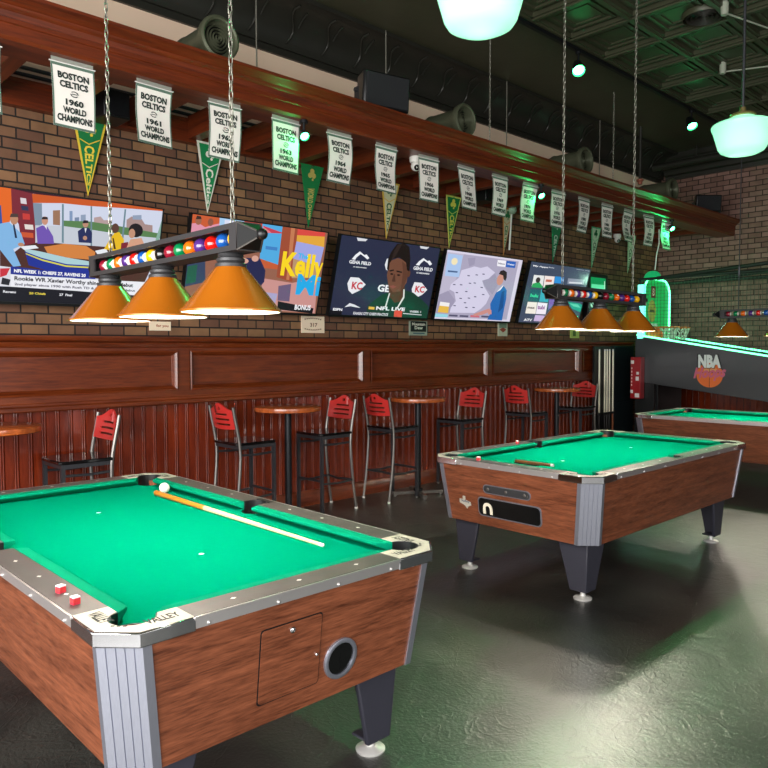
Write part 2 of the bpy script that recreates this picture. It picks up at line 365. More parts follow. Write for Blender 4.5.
SCREENS={'a': [('p', '#cdd3e6', [(0.17, 1.046), (1.01, 1.007), (0.949, 0.219), (0.192, 0.159)]), ('p', '#3a1420', [(0.113, 1.066), (1.013, 1.011), (1.009, 0.98), (0.32, 0.97), (0.23, 0.979), (0.114, 0.994)]), ('p', '#e2661c', [(0.114, 0.994), (0.22, 0.989), (0.231, 0.782), (0.218, 0.675), (0.121, 0.683)]), ('p', '#2b4fa0', [(0.118, 0.848), (0.18, 0.836), (0.191, 0.669), (0.121, 0.683)]), ('p', '#7a2530', [(0.22, 0.989), (0.318, 0.97), (0.349, 0.535), (0.283, 0.504), (0.263, 0.693), (0.23, 0.782)]), ('p', '#d8d0d4', [(0.263, 0.922), (0.289, 0.921), (0.294, 0.873), (0.267, 0.874)]), ('p', '#c43a34', [(0.277, 0.792), (0.31, 0.792), (0.313, 0.743), (0.28, 0.739)]), ('p', '#e0d6d0', [(0.288, 0.699), (0.328, 0.701), (0.332, 0.659), (0.293, 0.657)]), ('p', '#2f3350', [(0.268, 0.857), (0.301, 0.855), (0.304, 0.818), (0.272, 0.818)]), ('p', '#c8532e', [(0.275, 0.629), (0.331, 0.63), (0.334, 0.587), (0.281, 0.585)]), ('p', '#c8561e', [(0.315, 0.969), (1.008, 1.006), (1.01, 0.976), (0.823, 0.958), (0.6, 0.93), (0.457, 0.922), (0.322, 0.891)]), ('p', '#7d8ea0', [(0.322, 0.891), (0.363, 0.897), (0.371, 0.716), (0.339, 0.68)]), ('p', '#9a7258', [(0.417, 0.848), (0.451, 0.859), (0.456, 0.724), (0.422, 0.723)]), ('p', '#8096b8', [(0.497, 0.862), (0.512, 0.865), (0.516, 0.762), (0.501, 0.763)]), ('p', '#8d9cb4', [(0.554, 0.839), (0.579, 0.849), (0.582, 0.777), (0.556, 0.775)]), ('p', '#7888a4', [(0.525, 0.809), (0.547, 0.817), (0.549, 0.769), (0.526, 0.769)]), ('p', '#b29a98', [(0.622, 0.83), (0.656, 0.848), (0.674, 0.817), (0.709, 0.828), (0.713, 0.756), (0.625, 0.759)]), ('p', '#a58a86', [(0.795, 0.847), (0.821, 0.884), (0.877, 0.875), (0.899, 0.827), (0.943, 0.825), (0.948, 0.739), (0.799, 0.753)]), ('p', '#8f9db4', [(0.826, 0.896), (0.875, 0.911), (0.878, 0.865), (0.828, 0.858)]), ('p', '#587f4e', [(0.468, 0.77), (0.606, 0.79), (0.624, 0.789), (0.784, 0.777), (1.01, 0.751), (1.005, 0.708), (0.787, 0.702), (0.621, 0.715), (0.468, 0.721)]), ('p', '#c3c8d2', [(0.339, 0.7), (0.468, 0.721), (0.621, 0.711), (0.788, 0.698), (1.005, 0.704), (0.991, 0.56), (0.344, 0.544)]), ('p', '#6d8792', [(0.458, 0.916), (0.467, 0.916), (0.48, 0.568), (0.47, 0.571)]), ('p', '#6d8792', [(0.6, 0.93), (0.608, 0.93), (0.624, 0.563), (0.616, 0.562)]), ('p', '#6d8792', [(0.779, 0.944), (0.788, 0.944), (0.787, 0.613), (0.777, 0.611)]), ('p', '#86ab9c', [(0.968, 0.684), (1.004, 0.975), (1.011, 0.974), (0.987, 0.659)]), ('p', '#4c2a22', [(0.184, 0.468), (0.245, 0.439), (0.283, 0.504), (0.364, 0.558), (0.996, 0.583), (0.925, 0.239), (0.189, 0.304)]), ('p', '#1c2f92', [(0.297, 0.463), (0.39, 0.423), (0.648, 0.374), (0.652, 0.273), (0.573, 0.242), (0.319, 0.342)]), ('p', '#a9ccd2', [(0.289, 0.489), (0.378, 0.471), (0.497, 0.439), (0.646, 0.416), (0.647, 0.383), (0.5, 0.378), (0.379, 0.417), (0.303, 0.458)]), ('p', '#d8d04a', [(0.301, 0.448), (0.38, 0.405), (0.5, 0.366), (0.648, 0.37), (0.649, 0.357), (0.501, 0.352), (0.38, 0.391), (0.304, 0.437)]), ('p', '#d0803e', [(0.386, 0.518), (0.482, 0.563), (0.593, 0.562), (0.642, 0.514), (0.645, 0.437), (0.509, 0.437), (0.404, 0.465)]), ('p', '#e6eaf0', [(0.273, 0.502), (0.344, 0.525), (0.361, 0.502), (0.294, 0.475)]), ('p', '#e6eaf0', [(0.641, 0.524), (0.698, 0.555), (0.712, 0.515), (0.654, 0.495)]), ('p', '#7fb2df', [(0.141, 0.659), (0.218, 0.703), (0.275, 0.619), (0.295, 0.526), (0.244, 0.474), (0.283, 0.331), (0.248, 0.319), (0.185, 0.458), (0.145, 0.48)]), ('e', '#b98668', (0.241, 0.731), (0.018, 0.045)), ('p', '#4a3a34', [(0.221, 0.746), (0.225, 0.777), (0.255, 0.783), (0.26, 0.754)]), ('p', '#1d2740', [(0.236, 0.688), (0.244, 0.686), (0.259, 0.573), (0.249, 0.572)]), ('e', '#b98668', (0.278, 0.519), (0.014, 0.017)), ('p', '#6e52ac', [(0.343, 0.675), (0.37, 0.706), (0.396, 0.698), (0.426, 0.619), (0.433, 0.554), (0.354, 0.54)]), ('e', '#c69078', (0.382, 0.75), (0.015, 0.038)), ('p', '#2c2226', [(0.366, 0.758), (0.37, 0.782), (0.393, 0.785), (0.397, 0.765)]), ('p', '#e8e4ea', [(0.38, 0.706), (0.391, 0.708), (0.394, 0.672)]), ('p', '#232b58', [(0.545, 0.688), (0.569, 0.727), (0.6, 0.731), (0.618, 0.69), (0.62, 0.593), (0.554, 0.588)]), ('e', '#b98a72', (0.581, 0.764), (0.015, 0.034)), ('p', '#1c1820', [(0.566, 0.765), (0.57, 0.794), (0.593, 0.797), (0.596, 0.775)]), ('p', '#e4e4ea', [(0.578, 0.723), (0.589, 0.725), (0.584, 0.679)]), ('e', '#b98a72', (0.584, 0.634), (0.011, 0.02)), ('p', '#e4b81c', [(0.687, 0.549), (0.717, 0.659), (0.738, 0.718), (0.762, 0.722), (0.792, 0.652), (0.781, 0.53)]), ('e', '#5a3c30', (0.738, 0.755), (0.02, 0.046)), ('p', '#4a3410', [(0.727, 0.661), (0.734, 0.662), (0.751, 0.559), (0.739, 0.557)]), ('p', '#7c2430', [(0.777, 0.621), (0.815, 0.639), (0.814, 0.542), (0.777, 0.536)]), ('p', '#d29c80', [(0.802, 0.555), (0.826, 0.667), (0.887, 0.691), (0.912, 0.613), (0.908, 0.547)]), ('e', '#1c161a', (0.851, 0.757), (0.04, 0.067)), ('e', '#c08e74', (0.831, 0.723), (0.018, 0.046)), ('p', '#20308e', [(0.236, 0.321), (0.372, 0.31), (0.663, 0.306), (0.653, 0.256), (0.238, 0.246)]), ('p', '#eaeaf0', [(0.238, 0.252), (0.396, 0.246), (0.947, 0.26), (0.925, 0.118), (0.543, 0.134), (0.241, 0.14)]), ('p', '#d8d8e0', [(0.188, 0.318), (0.236, 0.313), (0.241, 0.14), (0.153, 0.143), (0.149, 0.318)]), ('p', '#c8303c', [(0.189, 0.295), (0.234, 0.305), (0.22, 0.24), (0.191, 0.217)]), ('p', '#23252c', [(0.201, 0.218), (0.239, 0.203), (0.233, 0.151), (0.197, 0.159)]), ('p', '#15161e', [(0.134, 0.137), (0.241, 0.14), (0.543, 0.134), (0.925, 0.118), (0.918, -0.1), (0.517, -0.079), (0.139, -0.082)]), ('t', '#ffffff', 'NFL WEEK 1: CHIEFS 27, RAVENS 20', (0.253, 0.263, 0.602, 0.3)), ('t', '#23242c', 'Rookie WR Xavier Worthy shines in NFL debut', (0.256, 0.188, 0.864, 0.237)), ('t', '#5a5c68', '2nd player since 1990 with Rush TD & Rec TD in NFL debut', (0.258, 0.149, 0.878, 0.178)), ('t', '#e8e8ee', 'Ravens', (0.208, 0.083, 0.267, 0.105)), ('t', '#e6cf4a', '20 Chiefs', (0.328, 0.08, 0.408, 0.101)), ('t', '#e8e8ee', '27  Final', (0.475, 0.079, 0.54, 0.102))], 'b': [('p', '#93604c', [(0.006, 1.007), (0.973, 0.986), (0.985, 0.014), (-0.032, -0.005)]), ('p', '#c85a30', [(0.006, 1.007), (0.182, 1.001), (0.192, 0.788), (0.017, 0.755)]), ('p', '#dd93a8', [(0.01, 0.893), (0.05, 0.906), (0.096, 0.871), (0.132, 0.899), (0.188, 0.931), (0.192, 0.788), (0.011, 0.754)]), ('e', '#9c6248', (0.049, 0.929), (0.02, 0.043)), ('e', '#8a5240', (0.127, 0.93), (0.018, 0.04)), ('p', '#3a2420', [(0.031, 0.941), (0.036, 0.978), (0.061, 0.976), (0.068, 0.949)]), ('p', '#a4cbec', [(0.182, 1.001), (0.356, 0.999), (0.361, 0.767), (0.192, 0.788)]), ('p', '#d8dcf0', [(0.217, 0.978), (0.31, 0.973), (0.31, 0.81), (0.223, 0.815)]), ('p', '#c2453c', [(0.349, 0.998), (0.48, 0.996), (0.487, 0.822), (0.365, 0.8)]), ('p', '#28201e', [(0.371, 0.974), (0.427, 0.977), (0.426, 0.896), (0.377, 0.907)]), ('p', '#4fa8de', [(0.48, 0.992), (0.629, 0.989), (0.635, 0.503), (0.495, 0.508)]), ('p', '#c43c4e', [(0.488, 0.968), (0.629, 0.923), (0.634, 0.911), (0.492, 0.892)]), ('p', '#e07a86', [(0.486, 0.961), (0.554, 0.904), (0.492, 0.892)]), ('p', '#c25a34', [(0.494, 0.607), (0.636, 0.557), (0.635, 0.503), (0.495, 0.508)]), ('p', '#3f7fc0', [(0.524, 0.753), (0.613, 0.751), (0.613, 0.713), (0.525, 0.716)]), ('p', '#9c4a30', [(0.629, 0.989), (0.748, 0.986), (0.763, 0.373), (0.636, 0.415)]), ('p', '#c27850', [(0.695, 0.989), (0.726, 0.989), (0.737, 0.393), (0.714, 0.395)]), ('p', '#d6473e', [(0.748, 0.986), (0.973, 0.986), (0.973, 0.94), (0.749, 0.915)]), ('p', '#e0a53a', [(0.749, 0.915), (0.973, 0.94), (0.98, 0.816), (0.751, 0.844)]), ('p', '#9ea2de', [(0.751, 0.844), (0.98, 0.816), (0.965, 0.585), (0.744, 0.645)]), ('p', '#b8926c', [(0.744, 0.645), (0.965, 0.585), (0.963, 0.443), (0.754, 0.418)]), ('p', '#c8908a', [(0.527, 0.391), (0.764, 0.362), (0.965, 0.443), (0.985, 0.014), (0.558, 0.034)]), ('p', '#a8a0c8', [(0.541, 0.236), (0.661, 0.225), (0.648, 0.04), (0.556, 0.057)]), ('p', '#23244c', [(0.358, 0.543), (0.395, 0.6), (0.494, 0.607), (0.546, 0.478), (0.548, 0.349), (0.511, 0.274), (0.4, 0.376)]), ('e', '#d4a090', (0.384, 0.564), (0.031, 0.03)), ('e', '#d4a090', (0.459, 0.601), (0.025, 0.034)), ('p', '#35415e', [(-0.013, 0.468), (0.12, 0.529), (0.137, 0.302), (-0.022, 0.223)]), ('p', '#225a46', [(0.013, 0.452), (0.073, 0.481), (0.073, 0.295), (0.012, 0.268)]), ('p', '#6a5a78', [(0.66, 0.316), (0.757, 0.35), (0.762, 0.141), (0.668, 0.145)]), ('t', '#f7d51e', 'Kelly', (0.661, 0.354, 1.013, 0.717)), ('t', '#35b4ea', 'The', (0.781, 0.653, 0.861, 0.714)), ('t', '#23a8e4', 'Mi', (0.801, 0.228, 0.999, 0.475)), ('p', '#121016', [(0.672, 0.139), (0.969, 0.074), (0.965, 0.008), (0.675, 0.042)]), ('t', '#f0f0f4', 'BONUS', (0.812, 0.046, 0.945, 0.11))], 'c': [('p', '#262c44', [(-0.025, 0.983), (0.963, 1.011), (0.993, -0.012), (-0.009, -0.029)]), ('p', '#eceef2', [(0.132, 0.712), (0.156, 0.767), (0.194, 0.819), (0.24, 0.78), (0.259, 0.792), (0.291, 0.75), (0.274, 0.73), (0.242, 0.759), (0.204, 0.787), (0.172, 0.74), (0.163, 0.709)]), ('t', '#eceef2', 'GEHA FIELD', (0.113, 0.658, 0.316, 0.701)), ('t', '#eceef2', 'AT ARROWHEAD', (0.154, 0.615, 0.282, 0.629)), ('p', '#eceef2', [(0.764, 0.731), (0.791, 0.783), (0.834, 0.833), (0.883, 0.799), (0.904, 0.811), (0.938, 0.765), (0.914, 0.743), (0.887, 0.776), (0.842, 0.802), (0.812, 0.756), (0.801, 0.727)]), ('t', '#eceef2', 'GEHA FIELD', (0.745, 0.664, 0.957, 0.712)), ('t', '#eceef2', 'AT ARROWHEAD', (0.784, 0.618, 0.929, 0.639)), ('p', '#e6e6ea', [(0.127, 0.409), (0.146, 0.49), (0.224, 0.491), (0.298, 0.413), (0.255, 0.336), (0.186, 0.28), (0.146, 0.326)]), ('t', '#c0283c', 'KC', (0.17, 0.34, 0.268, 0.438)), ('p', '#e6e6ea', [(0.767, 0.404), (0.783, 0.498), (0.864, 0.498), (0.938, 0.407), (0.892, 0.336), (0.825, 0.283), (0.785, 0.326)]), ('t', '#c0283c', 'KC', (0.804, 0.361, 0.907, 0.454)), ('p', '#d6d8de', [(0.146, 0.982), (0.247, 0.98), (0.231, 0.952), (0.16, 0.943)]), ('p', '#d6d8de', [(0.77, 0.987), (0.874, 0.986), (0.849, 0.955), (0.784, 0.957)]), ('t', '#eceef2', 'GE', (0.419, 0.335, 0.538, 0.431)), ('p', '#dfe1e6', [(0.459, 0.767), (0.491, 0.782), (0.504, 0.618), (0.469, 0.625), (0.449, 0.688)]), ('p', '#dfe1e6', [(0.136, 0.107), (0.176, 0.162), (0.221, 0.148), (0.286, 0.109), (0.237, 0.114), (0.189, 0.124)]), ('p', '#14382a', [(0.348, 0.135), (0.411, 0.229), (0.47, 0.297), (0.541, 0.342), (0.685, 0.379), (0.789, 0.355), (0.894, 0.27), (0.984, 0.181), (0.994, 0.007), (0.348, 0.001)]), ('p', '#523424', [(0.508, 0.485), (0.67, 0.549), (0.699, 0.346), (0.679, 0.229), (0.612, 0.2), (0.545, 0.286)]), ('p', '#6f4836', [(0.488, 0.738), (0.566, 0.794), (0.648, 0.773), (0.697, 0.644), (0.701, 0.484), (0.652, 0.36), (0.576, 0.339), (0.52, 0.419), (0.488, 0.55)]), ('p', '#5c3a2b', [(0.615, 0.757), (0.675, 0.709), (0.702, 0.576), (0.683, 0.459), (0.652, 0.36), (0.65, 0.502), (0.641, 0.636)]), ('e', '#5a3828', (0.706, 0.604), (0.017, 0.049)), ('p', '#16110e', [(0.477, 0.632), (0.471, 0.768), (0.489, 0.859), (0.534, 0.972), (0.608, 0.994), (0.663, 0.955), (0.696, 0.803), (0.709, 0.634), (0.682, 0.647), (0.657, 0.747), (0.582, 0.803), (0.517, 0.775), (0.494, 0.717), (0.497, 0.618)]), ('p', '#2a201c', [(0.519, 0.886), (0.544, 0.96), (0.584, 0.981), (0.556, 0.87), (0.526, 0.777), (0.503, 0.751)]), ('p', '#1c1210', [(0.503, 0.623), (0.546, 0.642), (0.548, 0.624), (0.509, 0.606)]), ('p', '#1c1210', [(0.575, 0.632), (0.634, 0.622), (0.634, 0.604), (0.577, 0.612)]), ('e', '#140c0a', (0.533, 0.578), (0.016, 0.011)), ('e', '#140c0a', (0.604, 0.573), (0.017, 0.011)), ('p', '#4e3024', [(0.556, 0.58), (0.566, 0.577), (0.584, 0.483), (0.557, 0.477), (0.545, 0.489)]), ('p', '#8a4f44', [(0.531, 0.416), (0.567, 0.433), (0.604, 0.419), (0.569, 0.388)]), ('p', '#dfe0da', [(0.539, 0.326), (0.55, 0.327), (0.534, 0.135), (0.521, 0.139)]), ('p', '#dfe0da', [(0.68, 0.39), (0.693, 0.387), (0.705, 0.277), (0.657, 0.13), (0.645, 0.138), (0.689, 0.287)]), ('p', '#0c0d14', [(-0.005, 0.067), (0.118, 0.058), (0.118, 0.006), (-0.006, 0.007)]), ('t', '#f0f0f4', 'ESPN', (0.035, 0.058, 0.118, 0.091)), ('p', '#e4b84a', [(0.362, 0.132), (0.419, 0.129), (0.42, 0.095), (0.363, 0.098)]), ('t', '#f0f0f4', 'NFL LIVE', (0.437, 0.093, 0.734, 0.142)), ('t', '#d8d8de', 'KANSAS CITY CHIEFS PRACTICE', (0.225, 0.018, 0.566, 0.054)), ('p', '#d8483a', [(0.625, 0.102), (0.708, 0.096), (0.713, 0.007), (0.63, 0.012)]), ('t', '#d8d8de', 'WEEK 1', (0.787, 0.08, 0.912, 0.108)), ('p', '#d8d8de', [(0.719, 0.068), (0.925, 0.057), (0.925, 0.047), (0.721, 0.057)])], 'd': [('p', '#d8d2e4', [(-0.012, 0.979), (0.963, 0.979), (0.964, 0.006), (-0.009, 0.006)]), ('p', '#aaa4bc', [(0.012, 0.957), (0.942, 0.962), (0.944, 0.039), (0.014, 0.031)]), ('p', '#bcb6cc', [(0.012, 0.957), (0.212, 0.957), (0.176, 0.596), (0.113, 0.401), (0.019, 0.317)]), ('p', '#9d97b0', [(0.013, 0.354), (0.11, 0.42), (0.209, 0.296), (0.193, 0.103), (0.015, 0.092)]), ('p', '#9d97b0', [(0.501, 0.615), (0.654, 0.732), (0.731, 0.602), (0.676, 0.415), (0.573, 0.505)]), ('p', '#9d97b0', [(0.268, 0.909), (0.362, 0.933), (0.363, 0.829), (0.304, 0.792)]), ('p', '#d2cde4', [(0.315, 0.775), (0.367, 0.805), (0.453, 0.793), (0.532, 0.828), (0.65, 0.751), (0.581, 0.648), (0.502, 0.611), (0.536, 0.537), (0.642, 0.392), (0.615, 0.269), (0.56, 0.185), (0.486, 0.117), (0.176, 0.106), (0.18, 0.179), (0.225, 0.278), (0.185, 0.408), (0.123, 0.44), (0.126, 0.515), (0.207, 0.619), (0.221, 0.73)]), ('p', '#4a4a66', [(0.305, 0.669), (0.335, 0.669), (0.335, 0.655), (0.306, 0.655)]), ('p', '#4a4a66', [(0.403, 0.692), (0.434, 0.692), (0.434, 0.679), (0.404, 0.679)]), ('p', '#4a4a66', [(0.487, 0.715), (0.518, 0.715), (0.518, 0.701), (0.488, 0.701)]), ('p', '#4a4a66', [(0.153, 0.522), (0.182, 0.521), (0.182, 0.508), (0.154, 0.509)]), ('p', '#4a4a66', [(0.235, 0.527), (0.264, 0.527), (0.265, 0.513), (0.236, 0.514)]), ('p', '#4a4a66', [(0.34, 0.562), (0.37, 0.561), (0.37, 0.548), (0.34, 0.548)]), ('p', '#4a4a66', [(0.399, 0.572), (0.429, 0.572), (0.43, 0.558), (0.4, 0.559)]), ('p', '#4a4a66', [(0.498, 0.517), (0.529, 0.516), (0.53, 0.502), (0.499, 0.503)]), ('p', '#4a4a66', [(0.203, 0.41), (0.232, 0.409), (0.233, 0.395), (0.204, 0.397)]), ('p', '#4a4a66', [(0.315, 0.436), (0.345, 0.435), (0.345, 0.422), (0.316, 0.423)]), ('p', '#4a4a66', [(0.537, 0.412), (0.568, 0.411), (0.569, 0.397), (0.538, 0.399)]), ('p', '#4a4a66', [(0.261, 0.331), (0.291, 0.33), (0.291, 0.316), (0.262, 0.318)]), ('p', '#4a4a66', [(0.364, 0.344), (0.394, 0.342), (0.394, 0.329), (0.364, 0.33)]), ('p', '#4a4a66', [(0.439, 0.37), (0.47, 0.369), (0.47, 0.355), (0.44, 0.356)]), ('p', '#4a4a66', [(0.206, 0.219), (0.235, 0.217), (0.235, 0.204), (0.206, 0.206)]), ('p', '#4a4a66', [(0.354, 0.203), (0.384, 0.201), (0.385, 0.187), (0.355, 0.189)]), ('p', '#4a4a66', [(0.447, 0.209), (0.477, 0.207), (0.478, 0.194), (0.447, 0.195)]), ('p', '#4a4a66', [(0.326, 0.271), (0.356, 0.269), (0.357, 0.256), (0.327, 0.257)]), ('p', '#a9c4ea', [(0.027, 0.94), (0.202, 0.936), (0.206, 0.626), (0.035, 0.626)]), ('e', '#f0e2b8', (0.117, 0.84), (0.037, 0.05)), ('p', '#4f6890', [(0.061, 0.708), (0.177, 0.709), (0.177, 0.686), (0.062, 0.683)]), ('p', '#f0eef4', [(0.65, 0.942), (0.764, 0.946), (0.771, 0.851), (0.657, 0.851)]), ('t', '#6a6a80', 'News', (0.667, 0.881, 0.755, 0.908)), ('p', '#2d62ba', [(0.771, 0.947), (0.903, 0.95), (0.907, 0.854), (0.775, 0.852)]), ('t', '#e8ecf4', 'Wetter', (0.788, 0.888, 0.893, 0.913)), ('p', '#f0ecec', [(0.04, 0.256), (0.154, 0.246), (0.155, 0.192), (0.04, 0.199)]), ('p', '#e6b84c', [(0.04, 0.199), (0.155, 0.192), (0.159, 0.097), (0.033, 0.104)]), ('p', '#93d2e2', [(0.009, 0.084), (0.162, 0.078), (0.16, 0.032), (0.007, 0.035)]), ('p', '#55536c', [(0.174, 0.078), (0.28, 0.077), (0.282, 0.05), (0.175, 0.052)]), ('p', '#55536c', [(0.306, 0.078), (0.416, 0.077), (0.417, 0.049), (0.307, 0.051)]), ('p', '#55536c', [(0.585, 0.086), (0.701, 0.085), (0.703, 0.056), (0.586, 0.058)]), ('p', '#c86a78', [(0.441, 0.086), (0.561, 0.081), (0.563, 0.053), (0.443, 0.054)]), ('p', '#c98d86', [(0.472, 0.1), (0.582, 0.157), (0.671, 0.203), (0.697, 0.154), (0.593, 0.097), (0.494, 0.073)]), ('p', '#2566ae', [(0.719, 0.456), (0.755, 0.524), (0.795, 0.572), (0.856, 0.503), (0.875, 0.372), (0.875, 0.206), (0.88, 0.023), (0.673, 0.026), (0.701, 0.134), (0.67, 0.274)]), ('p', '#1c4f8c', [(0.793, 0.467), (0.829, 0.491), (0.857, 0.226), (0.799, 0.139)]), ('p', '#eceaf0', [(0.719, 0.456), (0.756, 0.52), (0.791, 0.572), (0.8, 0.565), (0.769, 0.495)]), ('e', '#cb9080', (0.736, 0.652), (0.046, 0.086)), ('p', '#2a2024', [(0.703, 0.734), (0.715, 0.784), (0.756, 0.805), (0.807, 0.776), (0.82, 0.693), (0.811, 0.639), (0.78, 0.668), (0.763, 0.722)]), ('p', '#c98d86', [(0.655, 0.161), (0.701, 0.184), (0.717, 0.114), (0.672, 0.107)])], 'e': [('p', '#3f4a60', [(0.016, 1.012), (1.039, 1.045), (1.12, 0.066), (-0.033, 0.026)]), ('t', '#f0f2f6', 'My Apps', (0.052, 0.912, 0.281, 0.94)), ('t', '#b8bec8', 'Movies', (0.292, 0.925, 0.38, 0.946)), ('t', '#b8bec8', 'Settings  Help', (0.747, 0.958, 0.992, 0.97)), ('p', '#e4e6e4', [(0.093, 0.785), (0.253, 0.791), (0.264, 0.589), (0.095, 0.585)]), ('p', '#2aa45c', [(0.1, 0.644), (0.194, 0.685), (0.263, 0.615), (0.264, 0.589), (0.095, 0.585)]), ('e', '#3a3434', (0.171, 0.71), (0.035, 0.046)), ('p', '#efe2de', [(0.261, 0.792), (0.418, 0.797), (0.428, 0.644), (0.275, 0.599)]), ('p', '#c46a58', [(0.292, 0.736), (0.388, 0.74), (0.387, 0.7), (0.291, 0.696)]), ('p', '#2d8ed6', [(0.426, 0.802), (0.573, 0.806), (0.583, 0.697), (0.427, 0.692)]), ('p', '#8b90a2', [(0.644, 0.795), (0.935, 0.805), (0.935, 0.719), (0.65, 0.702)]), ('p', '#d8dae2', [(0.676, 0.74), (0.902, 0.75), (0.901, 0.73), (0.677, 0.715)]), ('p', '#1e5564', [(0.088, 0.557), (0.243, 0.558), (0.253, 0.364), (0.088, 0.365)]), ('t', '#3ce0a0', 'hulu', (0.107, 0.428, 0.226, 0.484)), ('p', '#38a8ba', [(0.251, 0.564), (0.402, 0.569), (0.399, 0.366), (0.262, 0.364)]), ('p', '#f0e8de', [(0.087, 0.346), (0.233, 0.348), (0.246, 0.157), (0.086, 0.157)]), ('t', '#4a4440', 'max', (0.103, 0.237, 0.216, 0.267)), ('p', '#efe6f2', [(0.242, 0.349), (0.399, 0.346), (0.407, 0.157), (0.251, 0.157)]), ('t', '#8a2f8c', 'tubi', (0.256, 0.237, 0.371, 0.306)), ('p', '#7a5cb2', [(0.41, 0.425), (0.552, 0.427), (0.501, 0.335), (0.433, 0.232)]), ('p', '#c8b2da', [(0.246, 0.138), (0.398, 0.136), (0.395, 0.038), (0.24, 0.036)]), ('t', '#f0f2f6', 'ATV', (0.086, 0.03, 0.214, 0.072)), ('p', '#6a70b0', [(0.43, 0.138), (0.544, 0.14), (0.542, 0.04), (0.432, 0.04)]), ('p', '#1f9c86', [(0.731, 0.397), (0.937, 0.388), (1.02, 0.348), (1.001, 0.227), (0.833, 0.283)]), ('p', '#5fd0b0', [(0.761, 0.374), (0.916, 0.366), (0.982, 0.306), (0.849, 0.323)])]}
